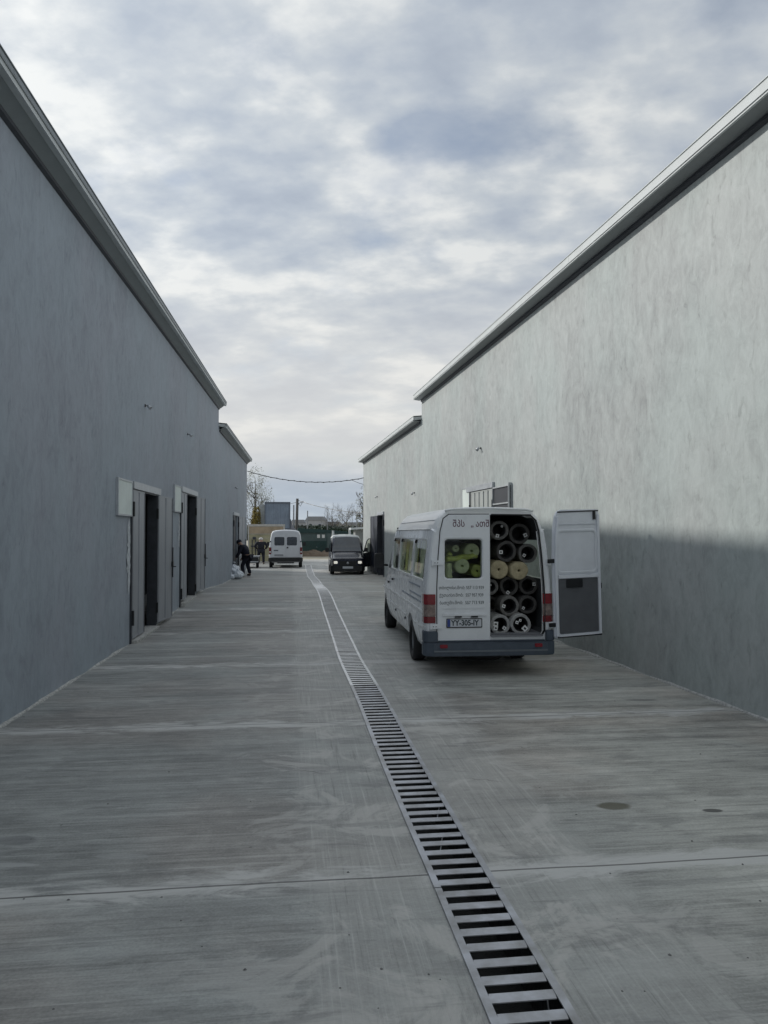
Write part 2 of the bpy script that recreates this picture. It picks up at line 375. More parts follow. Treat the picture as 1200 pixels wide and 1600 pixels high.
def cut(o, cutters):
    for c in cutters:
        m = o.modifiers.new('b', 'BOOLEAN'); m.operation = 'DIFFERENCE'; m.solver = 'EXACT'; m.object = c
        applied(o)
    for c in cutters: bpy.data.objects.remove(c, do_unlink=True)
    return o
def smooth_angle(o, deg=32):
    me = o.data; bm = bmesh.new(); bm.from_mesh(me)
    for f in bm.faces: f.smooth = True
    for e in bm.edges:
        if len(e.link_faces) == 2: e.smooth = e.calc_face_angle(0) < R(deg)
    bm.to_mesh(me); bm.free(); return o
def loft(name, secs, m, parent=None):
    """secs: list of (y, half profile [(x,z)] bottom centre -> top centre)"""
    b = MB(); n = len(secs[0][1]); vs = []; ring = 2 * n - 2
    for y, hp in secs:
        rg = [(x, y, z) for x, z in hp] + [(-x, y, z) for x, z in reversed(hp[1:-1])]
        vs += rg
    fs = []
    for i in range(len(secs) - 1):
        for k in range(ring): fs.append((i * ring + k, i * ring + (k + 1) % ring, (i + 1) * ring + (k + 1) % ring, (i + 1) * ring + k))
    for i0 in (0, (len(secs) - 1) * ring):
        fs.append((i0, i0 + 1, i0 + ring - 1)); 
        for k in range(1, n - 2): fs.append((i0 + k, i0 + k + 1, i0 + ring - k - 1, i0 + ring - k))
        fs.append((i0 + n - 2, i0 + n - 1, i0 + n))
    b.add(vs, fs, 0, True); return b.build(name, m, parent)
def text(name, s, size, m, parent, loc, rot=(90, 0, 0), align='LEFT', sx=1.0, ext=0.001, bold=0.0):
    c = bpy.data.curves.new(name, 'FONT'); c.body = s; c.size = size; c.align_x = align; c.align_y = 'CENTER'; c.extrude = ext; c.offset = bold
    o = bpy.data.objects.new(name, c); col.objects.link(o)
    applied_me = None
    bpy.context.view_layer.update()
    dg = bpy.context.evaluated_depsgraph_get(); me = bpy.data.meshes.new_from_object(o.evaluated_get(dg))
    bpy.data.objects.remove(o, do_unlink=True)
    o = bpy.data.objects.new(name, me); col.objects.link(o); me.materials.clear(); me.materials.append(m)
    o.parent = parent; o.location = loc; o.rotation_euler = [R(a) for a in rot]; o.scale = (sx, 1, 1)
    return o

# ------------------------------------------------------------ palette
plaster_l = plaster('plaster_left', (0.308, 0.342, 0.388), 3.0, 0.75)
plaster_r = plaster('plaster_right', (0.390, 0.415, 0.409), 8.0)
M_con = concrete()
M_dirt = mat('pale_dirt', (0.42, 0.38, 0.29), 0.95, var=0.3, scale=0.6)
M_galv = mat('galvanised', (0.46, 0.48, 0.50), 0.42, 0.55, 0.12, 9, 0.03)
M_grate = mat('grate_paint', (0.42, 0.435, 0.47), 0.38, 0.45, 0.22, 5, 0.08, var2=(0.27, 0.27, 0.27))
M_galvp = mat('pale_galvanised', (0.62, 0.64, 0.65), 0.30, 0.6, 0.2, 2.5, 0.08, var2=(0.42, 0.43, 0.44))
M_channel = mat('channel_dirt', (0.012, 0.013, 0.012), 0.9, var=0.6, scale=16, bump=0.6)
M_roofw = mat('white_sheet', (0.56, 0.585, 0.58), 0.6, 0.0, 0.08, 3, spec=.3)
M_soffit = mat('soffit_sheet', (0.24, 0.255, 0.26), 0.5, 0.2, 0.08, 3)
M_fasl = mat('fascia_shade_grey', (0.25, 0.275, 0.285), 0.5, 0.2, 0.08, 3)  # darker copy of the white sheet, shade put into the left eaves
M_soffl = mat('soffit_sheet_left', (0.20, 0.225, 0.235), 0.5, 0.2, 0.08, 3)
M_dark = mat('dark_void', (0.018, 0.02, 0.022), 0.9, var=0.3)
M_rubber = mat('rubber', (0.018, 0.018, 0.02), 0.7, var=0.2, scale=30, bump=0.1)
M_doorp = mat('door_paint', (0.31, 0.325, 0.35), 0.45, 0.25, 0.1, 5, stretch=(1, 1, 0.3))
M_filler = mat('white_filler', (0.50, 0.53, 0.55), .95, var=.25, scale=14, bump=.5)
M_grille = mat('grille_paint', (0.42, 0.44, 0.45), 0.5, 0.2, 0.1, 6)
M_groove = mat('door_groove', (0.045, 0.048, 0.056), 0.5, 0.2, 0.2, 8)
M_doorl = mat('door_paint_light', (0.44, 0.46, 0.44), 0.45, 0.2, 0.1, 5, stretch=(1, 1, 0.3))
M_doord = mat('door_frame_dark', (0.05, 0.055, 0.065), 0.5, 0.3, 0.2, 8)
M_doorb = mat('door_shade_blue', (0.028, 0.034, 0.052), 0.45, 0.2, 0.2, 5)  # dark paint stands in for the unlit side of the open leaf
M_board = mat('pale_board', (0.68, 0.74, 0.70), 0.6, var=0.07, scale=3)
M_mortar = mat('crumbled_mortar', (0.42, 0.42, 0.40), 0.95, var=0.35, scale=22, bump=0.6)
M_white = mat('white_paint', (0.76, 0.78, 0.795), 0.28, 0.0, 0.05, 2.2, coat=0.4)
M_whited = mat('white_paint_inner', (0.72, 0.745, 0.79), 0.4, 0.0, 0.06, 3)
M_bumper = mat('bumper_plastic', (0.062, 0.08, 0.105), 0.5, 0, 0.15, 9)
M_trim = mat('bright_trim', (0.78, 0.79, 0.78), 0.3, 0.1, 0.04)
M_red = mat('lamp_red', (0.20, 0.010, 0.016), 0.15, 0, 0.15, 20, coat=0.5)
M_redd = mat('lamp_red_dark', (0.16, 0.008, 0.012), 0.15, 0, 0.15, 20, coat=0.5)
M_lens = mat('lamp_clear', (0.24, 0.18, 0.16), 0.12, 0.2, 0.4, 22, coat=0.5)
M_refl = mat('reflector_red', (0.22, 0.014, 0.024), 0.2, 0, 0.1, 20)
M_steel = mat('steel', (0.5, 0.5, 0.52), 0.3, 0.8, 0.1, 8)
M_lining = mat('grey_lining', (0.185, 0.19, 0.205), 0.8, var=0.08, scale=5)
M_linp = mat('dark_door_lining', (0.105, 0.11, 0.12), 0.8, var=.1, scale=5)
M_black = mat('black_plastic', (0.012, 0.013, 0.015), 0.4, var=0.2)
M_text = mat('dark_lettering', (0.03, 0.045, 0.05), 0.5, var=0.05)
M_textr = mat('maroon_lettering', (0.10, 0.018, 0.045), 0.5, var=0.05)
M_plate = mat('plate_white', (0.55, 0.57, 0.60), 0.4, var=0.03)
M_plateb = mat('plate_blue', (0.03, 0.06, 0.25), 0.4, var=0.03)
G_side = glass('side_glass', (0.90, 0.92, 0.86), 0.8, 1.16)
G_rear = glass('rear_glass', (0.90, 0.93, 0.90), 0.6, 1.35)
M_dglass = mat('dark_glass', (0.012, 0.018, 0.026), 0.08, 0, 0.2, 3, spec=0.7)

# ------------------------------------------------------------ ground, one sheet to the horizon, with the slot of the drain
Lp = [gpt(*p) for p in [(764, 1600), (675, 1380), (633, 1281), (604, 1210), (586, 1164), (556.7, 1086.7), (530, 1028.7), (523.3, 1007.3), (516.7, 987.3), (511.3, 970), (505.3, 952.7), (500, 934), (493.3, 919.3), (486.7, 908), (480.5, 900.7), (478, 890), (476.7, 879.3)]]
Wd = [.415, .405, .395, .385, .375, .365, .355] + [.37] * 10
path = [Vector((p.x + w_ / 2, p.y, 0)) for p, w_ in zip(Lp, Wd)]
d0 = (path[0] - path[3]).normalized()
path = [path[0] + d0 * 9.5, path[0] + d0 * 3] + path
def drain_x(Y):
    if Y <= path[0].y: return path[0].x
    for a, b in zip(path, path[1:]):
        if Y <= b.y:
            t_ = (Y - a.y) / (b.y - a.y); return a.x + (b.x - a.x) * t_
    return path[-1].x
# smooth the polyline a little so that the frames bend as gently as in the photograph
def dx_s(Y): return (drain_x(Y - .8) + 2 * drain_x(Y) + drain_x(Y + .8)) / 4 if Y > 8 else drain_x(Y)
D0, D1, HW = -6.0, 49.5, 0.185
ys = [-12, -8, D0] + [D0 + 0.5 * i for i in range(1, int((D1 - D0) * 2))] + [D1, 54, 57, 60, 63, 70, 85, 110, 160, 260, 500, 1000, 2500]
bm = bmesh.new(); uvl = bm.loops.layers.uv.new('drain')
rows = []
for Y in ys:
    c = dx_s(Y); z = gz(Y); half = HW + 0.004
    XR = 60 if Y < 60 else 60 + (Y - 60) * 1.2
    rows.append([(bm.verts.new((x, Y, z)), u) for x, u in ((-XR, -XR - c), (c - 8, -8), (c - half, 0.0), (c + half, 0.0), (c + 8, 8), (XR, XR - c))])
for i in range(len(ys) - 1):
    for k in range(5):
        if k == 2 and D0 <= ys[i] and ys[i + 1] <= D1: continue
        q = [rows[i][k], rows[i][k + 1], rows[i + 1][k + 1], rows[i + 1][k]]
        f = bm.faces.new([v for v, _ in q]); f.material_index = 1 if ys[i] >= 60 else 0
        for lp, (v, u) in zip(f.loops, q): lp[uvl].uv = (u if k != 2 else 0.3, v.co.y)
me = bpy.data.meshes.new('ground'); bm.to_mesh(me); bm.free(); me.materials.append(M_con); me.materials.append(M_dirt)
g = bpy.data.objects.new('ground', me); col.objects.link(g); tag(g, kind='structure')
# the channel under the grates
b = MB(); cy = [D0 + 0.5 * i for i in range(int((D1 - D0) * 2) + 1)]
for i, Y in enumerate(cy):
    c = dx_s(Y); z = gz(Y); h = HW + 0.004
    b.v += [(c - h, Y, z - .001), (c - h + .02, Y, z - .28), (c + h - .02, Y, z - .28), (c + h, Y, z - .001)]
    if i:
        o = (i - 1) * 4
        for k in range(3): b.f.append((o + k, o + k + 1, o + k + 5, o + k + 4)); b.mi.append(0); b.sm.append(False)
b.f += [(0, 1, 2, 3)]; b.f += [tuple(len(b.v) - 4 + k for k in range(4))]; b.mi += [0, 0]; b.sm += [False] * 2
tag(b.build('drain_channel', M_channel), kind='structure')

# ------------------------------------------------------------ drain grates: one thing per section
segs = [4.58 + 2.99 * k for k in range(-3, 16)]
where = {-3: 'behind the photographer'}
n_seg = 0
seg_labels = ['section just outside the bottom edge', 'nearest section of steel grating, cut by the bottom edge of the view', 'second section of steel grating, starting at the first slab joint and just this side of the parked vans wheels']
for si in range(len(segs) - 1):
    a, e = segs[si], min(segs[si + 1] - 0.012, D1)
    if e < 2.0: continue
    if a > D1 - .3: break
    n_seg += 1
    O = Vector((dx_s(a), a, gz(a)))
    k = n_seg
    mid = (a + e) / 2
    lab = ['nearest drain grating, cut off along the bottom, before the first slab joint',
           'grey steel drain grating between the two nearest slab joints, its wide slots dark',
           'grey steel drain grating just in front of the rear bumper of the big white van',
           'grey steel drain grating level with the rear wheel of the big white van',
           'grey steel drain grating level with the near open steel door on the left wall',
           'pale drain grating passing the second open door on the left wall, first of two there',
           'pale drain grating passing the second open door on the left wall, farther of two there',
           'pale drain grating on the rise of the yard just past the second left door',
           'pale drain grating curving left, just past the rise and before the dark van',
           'thin far drain grating a step in front of the dark van with lit headlights',
           'thin far drain grating level with the white sacks by the left wall',
           'thin far drain grating right beside the dark van with lit headlights',
           'tiny far drain grating between the dark van and the small white van',
           'tiny far drain grating ending beside the small white van, next to last',
           'tiny farthest drain grating, the last before the sunlit ground',
           'tiny drain grating beyond the small white van'][k - 1]
    t_ = empty('drain_grate', O, 0, lab, 'drain grate', 'drain grates along the yard')
    t_.name = 'drain_grate' if n_seg == 1 else t_.name
    NS = 12; Ys = [a + (e - a) * i / NS for i in range(NS + 1)]
    lift = 0.012
    for side in (-1, 1):
        rb = MB()
        for i, Y in enumerate(Ys):
            c = dx_s(Y) - O.x + side * HW; z = gz(Y) - O.z
            x0, x1 = (c, c + .032) if side < 0 else (c - .032, c)
            x0 += 0.002; x1 -= 0.002
            if side < 0: x0 -= .012
            else: x1 += .012
            rb.v += [(x0, Y - a, z + .004), (x1, Y - a, z + .004), (x1, Y - a, z + lift), (x0, Y - a, z + lift)]
            if i:
                o = (i - 1) * 4
                for q in range(4): rb.f.append((o + q, o + (q + 1) % 4, o + 4 + (q + 1) % 4, o + 4 + q)); rb.mi.append(0); rb.sm.append(False)
        n_ = len(rb.v) - 4; rb.f += [(0, 1, 2, 3), (n_, n_ + 1, n_ + 2, n_ + 3)]; rb.mi += [0, 0]; rb.sm += [False] * 2
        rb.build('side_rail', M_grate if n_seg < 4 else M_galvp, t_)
    bb = MB(); nb = 21; pitch = (e - a) / nb
    for j in range(nb):
        Y = a + pitch * (j + 0.62) + random.uniform(-.005, .005); c = dx_s(Y) - O.x; z = gz(Y) - O.z
        sk = -0.11 * 0 + 0.125; wv = 0.035
        q = []
        hw_ = HW - .033
        for sx_ in (-1, 1):
            for sy in (-1, 1):
                q.append((c + sx_ * hw_, Y - a + sy * wv + sx_ * hw_ * sk * 1.0 + 0, z + .0075))
        q2 = [(x, y, zz - .005) for x, y, zz in q]
        bb.add(q + q2, [(0, 2, 3, 1), (4, 5, 7, 6), (0, 1, 5, 4), (2, 6, 7, 3), (0, 4, 6, 2), (1, 3, 7, 5)])
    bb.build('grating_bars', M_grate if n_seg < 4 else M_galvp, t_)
    if n_seg <= 4:
        for fx in (-.03, .07):
            y0_ = random.uniform(.2, 2.0); r_ = MB()
            r_.tube([(dx_s(a + y0_) - O.x + fx + k2 * 0.02, y0_ + k2 * 0.15, gz(a) - O.z - .06) for k2 in range(3)], .004, 5)
            r_.build('tie_rod', M_grate, t_)

# ------------------------------------------------------------ warehouses
def warehouse(side):
    """local frame: +y runs along the alley wall, +x points into the alley for the left one, away for the right one mirrored by sgn"""
    A, Bm = (LA, LB) if side == 'L' else (RA, RB)
    sg = 1 if side == 'L' else -1                     # direction of the alley in local x
    Y0 = -7.0; ang = math.atan(-Bm); k = math.sqrt(1 + Bm * Bm)
    S = lambda Y: (Y - Y0) * k
    loc = Vector((A + Bm * Y0, Y0, 0))
    if side == 'L':
        lab = 'long grey rendered warehouse on the left with three open steel doors and a stepped roof'
        Ystep, Yend = 29.1, 43.4; z1, z2 = 6.93, 6.12
        zt = lambda Y: 6.72 + (Y - 8) * 0.0125
        doors = [(14.5, 16.85, 2.93), (20.2, 22.8, 3.18), (35.1, 37.2, 2.9)]
        PL = plaster_l
    else:
        lab = 'long grey rendered warehouse on the right, its upper wall sunlit above a straight shadow line'
        Ystep, Yend = 27.5, 43.9; z1, z2 = 6.9, 6.15
        doors = [(18.8, 20.87, 3.2), (36.2, 37.9, 2.95)]
        PL = plaster_r
    t_ = empty('warehouse', loc, ang, lab, 'warehouse')
    W = 15.0; T = 0.15
    X = lambda d: sg * -d          # d = distance behind the wall face
    def bx(m_, d0_, d1_, y0, y1, za, zb, mi=0): a_, b_ = sorted((X(d0_), X(d1_))); m_.box(a_, b_, y0, y1, za, zb, mi)
    m_ = MB()
    cuts = [0.0]
    top = lambda s: z1 if s < S(Ystep) - .01 else z2
    spans = []; cur = 0.0
    for (ya, yb, h) in doors:
        spans.append((cur, S(ya), 0)); spans.append((S(ya), S(yb), h)); cur = S(yb)
    spans.append((cur, S(Yend), 0))
    for (sa, sb, h) in spans:
        if sa < S(Ystep) < sb:
            bx(m_, 0, T, sa, S(Ystep), h - .3 if not h else h, z1); bx(m_, 0, T, S(Ystep), sb, h - .3 if not h else h, z2)
        else: bx(m_, 0, T, sa, sb, (h if h else -.3), top((sa + sb) / 2))
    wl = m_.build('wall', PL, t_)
    bm = bmesh.new(); bm.from_mesh(wl.data); bmesh.ops.remove_doubles(bm, verts=bm.verts, dist=1e-4); bm.to_mesh(wl.data); bm.free()
    # the end walls and back wall, gables included
    rise = math.tan(R(7)) * W / 2
    m_ = MB()
    def gable(s0, s1, z): m_.prism([(X(T), -.3), (X(W), -.3), (X(W), z), (X(W / 2), z + rise), (X(T), z)], s0, s1, 'y')
    gable(0, T, z1); gable(S(Ystep) - .002 - T, S(Ystep) - .002, z1); gable(S(Yend) - T, S(Yend), z2)
    bx(m_, W - T, W, T, S(Yend) - T, -.3, z2)
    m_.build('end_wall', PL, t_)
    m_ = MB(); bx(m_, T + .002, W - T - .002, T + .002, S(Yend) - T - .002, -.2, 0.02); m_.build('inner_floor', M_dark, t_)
    m_ = MB(); bx(m_, 1.5, 1.6, 1.0, S(Yend) - 1.0, .021, 4.5); m_.build('inner_dark_sheet', M_dark, t_)  # dark sheet added inside, with the dark floor, to blacken the doorways
    # roofs
    OV = 0.27
    for (s0, s1, z) in ((-.1, S(Ystep) + .12, z1), (S(Ystep) + .0, S(Yend) + .14, z2)):
        if z == z2: s0 = S(Ystep) + .14 - .02
        rf = MB()
        zz = lambda d: z + .03 + min(d + 0.0, W - d) * math.tan(R(7))
        ds = [-OV, W / 2, W + OV]
        pr = [(X(d), zz(d)) for d in ds] + [(X(d), zz(d) + .11) for d in reversed(ds)]
        rf.prism(pr, s0, s1, 'y'); rf.build('roof', M_roofw, t_)
        fa = MB(); zb = z - .02
        # fascia: bright upright sheet with a shadow groove, thin drip lip, then a slanting soffit back to the wall
        a_ = -OV - .012
        flo = zb + .03 if side == 'R' else z + .075
        fa.prism([(X(a_), flo), (X(a_ + .008), flo), (X(a_ + .008), z + .135), (X(a_), z + .135)], s0 - .01, s1 + .01, 'y')
        fa.prism([(X(a_ - .012), z + .135), (X(0.1), z + .175), (X(0.1), z + .185), (X(a_ - .012), z + .147)], s0 - .01, s1 + .01, 'y')
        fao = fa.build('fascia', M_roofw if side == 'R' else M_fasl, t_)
        sj = s0 + 3.1
        while sj < s1:
            jb = MB(); c1, c2 = sorted((X(a_ - .002), X(a_ - .0002))); jb.box(c1, c2, sj, sj + .09, flo + .004, z + .134); jb.build('sheet_lap', M_roofw if side == 'R' else M_fasl, fao); sj += 5.9
        if side == 'L': zb = z + .065
        gr = MB(); gr.prism([(X(a_ + .012), zb + .005), (X(a_ + .03), zb + .005), (X(a_ + .03), zb + .03), (X(a_ + .012), zb + .03)], s0, s1, 'y')
        gr.build('fascia_groove', M_dark, t_)
        lip = MB(); lip.prism([(X(a_ - .002), zb - .008), (X(a_ + .03), zb - .008), (X(a_ + .03), zb + .004), (X(a_ - .002), zb + .004)], s0 - .01, s1 + .01, 'y')
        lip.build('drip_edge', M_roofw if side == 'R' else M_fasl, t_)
        sf = MB(); wz = z - .10 if side == 'L' else z - .05
        sf.prism([(X(a_ + .03), zb - .004), (X(-.05), wz), (X(-.05), wz + .012), (X(a_ + .03), zb + .008)], s0, s1, 'y')
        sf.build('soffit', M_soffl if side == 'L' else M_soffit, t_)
        jt = MB(); jt.prism([(X(-.05), wz - .05), (X(-.002), wz - .075), (X(-.002), wz + .03), (X(-.05), wz + .012)], s0 + .1, s1 - .16, 'y')
        jt.build('eave_joint', M_doord, t_)
    # crumbled mortar fillet along the foot of the wall
    for (sa, sb, h) in spans:
        if h: continue
        m_ = MB(); s = max(sa, .2) + .07; first = True
        while s < sb - .07:
            zz0 = gz(s / k + Y0); e_ = .5 + noise.noise(Vector((s * 1.1, 3, 7))) * .9 + noise.noise(Vector((s * 5, 1, 2))) * .35; e_ = max(.10, e_)
            w1 = .055 * e_ + .004; h1 = .04 * e_ + .003
            m_.v += [(X(.0), s, zz0 - .02), (X(-w1), s, zz0 - .02), (X(-w1 * .7), s, zz0 + h1 * .5), (X(.0), s, zz0 + h1)]
            if not first:
                o = len(m_.v) - 8
                for q in range(4): m_.f.append((o + q, o + (q + 1) % 4, o + 4 + (q + 1) % 4, o + 4 + q)); m_.mi.append(0); m_.sm.append(False)
            first = False; s += .09
        n_ = len(m_.v); m_.f += [(0, 1, 2, 3), (n_ - 4, n_ - 3, n_ - 2, n_ - 1)]; m_.mi += [0, 0]; m_.sm += [False] * 2
        m_.build('mortar_fillet', M_mortar, t_)
    return t_, S, X, doors
wh_l, SL, XL, doors_l = warehouse('L')
wh_r, SR, XR_, doors_r = warehouse('R')
for wh_, sl_, ys_ in ((wh_l, .0095, SL(29.1)), (wh_r, .0045, SR(27.5))):      # the near eaves run a little out of level
    for o_ in wh_.children_recursive:
        if o_.type != 'MESH': continue
        for v_ in o_.data.vertices:
            if v_.co.z > 6.4 and v_.co.y < ys_ + .16: v_.co.z -= (ys_ - min(v_.co.y, ys_)) * sl_

def sheet_leaf(width, h, nrib, m, th=.04, z0=.06):
    """ribbed steel door leaf, hinge edge at x=0, running +y; outside faces +x"""
    b = MB(); rib = width / nrib
    b.box(-th / 2, 0, 0, width, z0, h, 1)
    for i in range(nrib):
        a0 = i * rib + (.03 if nrib > 3 else .04) + .01 * (i == 0); a1 = (i + 1) * rib - (.03 if nrib > 3 else .04)
        b.prism([(0.0, a0), (.024, a0 + .02), (.024, a1 - .02), (0.0, a1)], z0 + .03, h - .03, 'z')
    b.box(-.03, .034, width + .001, width + .016, z0, h, 1)
    for (a0, a1, c0, c1) in ((0, .03, z0, h), (width - .03, width, z0, h), (.03, width - .03, z0, z0 + .03), (.03, width - .03, h - .03, h)):
        b.box(0.0, .028, a0, a1, c0, c1)
    return b
def door(wh, S, X, ya, yb, h, ysplit, open_ang, leaf_w, m1, m2, far_hinge=True, label=None, grille=False, zg=0.0, sg=1, back=False):
    """frame + a shut leaf + an open leaf, all under one 'door' part"""
    s0, s1 = S(ya), S(yb)
    def bxs(b, d0, d1, y0, y1, z0, z1): a_, c_ = sorted((X(d0), X(d1))); b.box(a_, c_, y0, y1, z0, z1)
    fr = MB()
    a_, c_ = sorted((X(-.03), X(.17)))
    fr.prism([(s0 - .06, 0), (s0 + .006, 0), (s0 + .006, h - .03), (s1 - .006, h - .03), (s1 - .006, 0), (s1 + .06, 0), (s1 + .06, h - .001), (s0 - .06, h - .001)], a_, c_, 'x')
    d = fr.build('door', M_doord, wh)
    if label: d['label'] = label
    hd = MB(); bxs(hd, -.06, .05, s0 - .02, s1 + .35, h + .002, h + .14); hd.build('lintel', M_galv, d)
    sh = MB(); sh.v = []
    b = sheet_leaf(ysplit, h - .02, 5 if grille else 2, m1, z0=.06 + zg)
    lf = b.build('leaf', [m1, M_groove], d); lf.location = (X(-.01), s0 + .01, 0)
    if sg < 0: lf.scale = (-1, 1, 1)
    b = sheet_leaf(leaf_w, h - .02, 2, m2, z0=.10 + zg)
    if grille:
        b = MB(); hh = h - .02
        b.box(-.03, 0, 0, leaf_w, .1, hh, 1)
        for z in [hh * i / 8 for i in range(1, 9)]: b.box(-.055, .03, .03, leaf_w - .03, z - .016, z + .016)
        for y in (0, leaf_w - .03): b.box(-.06, .035, y, y + .03, .1, hh + (.06 if y else 0))
    lf2 = b.build('leaf', [m2, M_groove], d)
    if far_hinge == 'near':      # hinge at the far jamb of the gap, swung right round away from the camera
        lf2.location = (X(-.05), s1 + .01, 0); lf2.rotation_euler = (0, 0, -open_ang * sg)
        if sg < 0: lf2.scale = (-1, 1, 1)
    else:
        lf2.location = (X(-.03), s0 - .02, 0); lf2.rotation_euler = (0, 0, math.pi + open_ang * sg)
        if sg > 0: lf2.scale = (-1, 1, 1)
    for z in (.35, h * .82):
        a_, c_ = sorted((X(-.075), X(-.03)))
        MB().box(a_, c_, s0 - .045, s0 + .005, z, z + .28).build('hinge', M_black, d)
        MB().box(a_, c_, s1 - .03, s1 + .02, z, z + .22).build('hinge', M_black, d)
    bo = MB(); e_ = Vector((0.03, leaf_w - .02, 0))
    bo.tube([(0.05, leaf_w - .02, 1.05), (.05, leaf_w - .02, 1.75)], .012, 6); bo.tube([(0.05, leaf_w - .02, 1.3), (.12, leaf_w - .0, 1.3)], .012, 6)
    bo.box(.03, .065, leaf_w - .07, leaf_w + .01, 1.3, 1.42)
    o = bo.build('bolt', M_black, lf2) if False else bo.build('bolt', M_black, d)
    o.location = lf2.location; o.rotation_euler = lf2.rotation_euler; o.scale = lf2.scale
    return d
door(wh_l, SL, XL, 14.5, 16.85, 2.93, 1.05, R(4), 1.22, M_doorp, M_doorp, 'near', 'nearest open door, ribbed grey steel leaves', zg=0.03)
door(wh_l, SL, XL, 20.2, 22.8, 3.18, 0.95, R(4), 1.2, M_doorp, M_doorp, 'near', 'second open door, ribbed grey steel leaves', zg=.25)
door(wh_l, SL, XL, 35.1, 37.6, 2.9, 0.9, R(6), 1.6, M_doord, M_doorp, 'near', 'farthest open door beside the white sacks')
door(wh_r, SR, XR_, 18.8, 20.87, 3.2, 2.04, R(1), 1.35, M_doorl, M_grille, 'far', 'steel door behind the big white van', grille=True, sg=-1)
door(wh_r, SR, XR_, 36.2, 37.9, 2.95, 0.25, R(2), 1.9, M_doorb, M_doorb, 'near', 'dark steel door standing open beside the dark van', sg=-1)
# sills under the left doors
for (ya, yb) in ((14.5, 16.85), (20.2, 22.8)):
    sb = MB(); zz = gz((ya + yb) / 2); a_, c_ = sorted((XL(-.12), XL(.25)))
    sb.box(a_, c_, SL(ya) + .01, SL(yb) - .01, -.1, zz + .05); sb.build('sill', M_mortar, wh_l, bevel=.012)

# torn render beside the jamb of the near door and the second
for (Y, z0, z1_, w0) in ((14.30, .95, 2.36, .17), (19.98, 1.7, 2.58, .14)):
    pb = MB(); rnd = random.Random(int(Y)); n_ = 26; v = []
    for i in range(n_ + 1):
        z = z0 + (z1_ - z0) * i / n_; e_ = max(0.0, math.sin(math.pi * i / n_)) ** .5
        v.append((XL(-.004 - .012 * e_ * rnd.random()), SL(Y) - w0 * e_ * rnd.uniform(.35, 1.3), z)); v.append((XL(-.016), SL(Y) + w0 * .8 * e_ * rnd.uniform(.5, 1) , z))
    pb.add(v, [(2 * i, 2 * i + 1, 2 * i + 3, 2 * i + 2) for i in range(n_)])
    pb.build('filler_patch', M_filler, wh_l)

def wall_board(wh_loc_fn, S, X, A, Bm, ya, yb, za, zb, label):
    k = math.atan(-Bm); p = Vector((A + Bm * ya, ya, za)); n = Vector((math.cos(k), math.sin(k), 0)) * (1 if X(1) < 0 else -1)
    t_ = empty('blank_board', p + n * .012, k, label, 'board', 'blank boards beside the steel doors')
    wd = (yb - ya) * math.sqrt(1 + Bm * Bm); s_ = 1 if X(1) < 0 else -1
    b_ = MB(); b_.box(min(0, .024 * s_), max(0, .024 * s_), .03, wd - .03, .03, zb - za - .03); b_.build('panel', M_board, t_)
    f_ = MB()
    for (y0, y1, z0, z1) in ((0, wd, 0, .03), (0, wd, zb - za - .03, zb - za), (0, .03, .03, zb - za - .03), (wd - .03, wd, .03, zb - za - .03)):
        f_.box(min(-.03 * s_, .034 * s_), max(-.03 * s_, .034 * s_), y0, y1, z0, z1)
    f_.build('frame', M_galv, t_)
wall_board(None, SL, XL, LA, LB, 13.3, 14.42, 2.40, 3.06, 'large pale green blank board beside the top of the nearest left door')
wall_board(None, SL, XL, LA, LB, 19.1, 20.12, 2.62, 3.30, 'smaller whitish blank board beside the top of the second left door')
wall_board(None, SR, XR_, RA, RB, 20.95, 21.75, 2.60, 3.34, 'white blank board on the right wall, just over the roof of the big white van')

# small wall lamps
def wall_lamp(side, px, py, label):
    A, Bm = (LA, LB) if side == 'L' else (RA, RB); Y = yl(px) if side == 'L' else yr(px); s_ = 1 if side == 'L' else -1
    p = Vector((A + Bm * Y, Y, CAM_H + (HOR - py) / F * Y))
    t_ = empty('wall_lamp', p, math.atan(-Bm), label, 'wall lamp', 'small lamps fixed to the warehouse walls')
    b_ = MB(); b_.ring([(0.001, 0), (.05, 0), (.05, .03), (.001, .03)], 'x', 10, smooth=False) if s_ > 0 else b_.ring([(0.001, 0), (.05, 0), (.05, -.03), (.001, -.03)], 'x', 10, smooth=False)
    b_.tube([(s_ * .02, 0, 0), (s_ * .10, 0, -.02)], .012, 6); b_.build('bracket', M_black, t_)
    t_.scale = (.62, .62, .62)
    h_ = MB(); h_.tube([(s_ * .08, 0, .02), (s_ * .12, 0, -.02), (s_ * .19, -.03, -.09)], [.03, .05, .065], 10); h_.build('lamp_head', M_galv, t_)
wall_lamp('L', 225, 633, 'wall lamp high on the left wall above the nearest door')
wall_lamp('L', 292, 678, 'wall lamp high on the left wall above the second door')
wall_lamp('L', 367, 762, 'small wall lamp on the left wall over the farthest door')
wall_lamp('R', 752, 700, 'wall lamp on the right wall above the door behind the big white van')
wall_lamp('R', 648, 770, 'wall lamp on the right wall between the big van and the step in the roof')
wall_lamp('R', 590, 776, 'small wall lamp on the right wall over the dark open door')

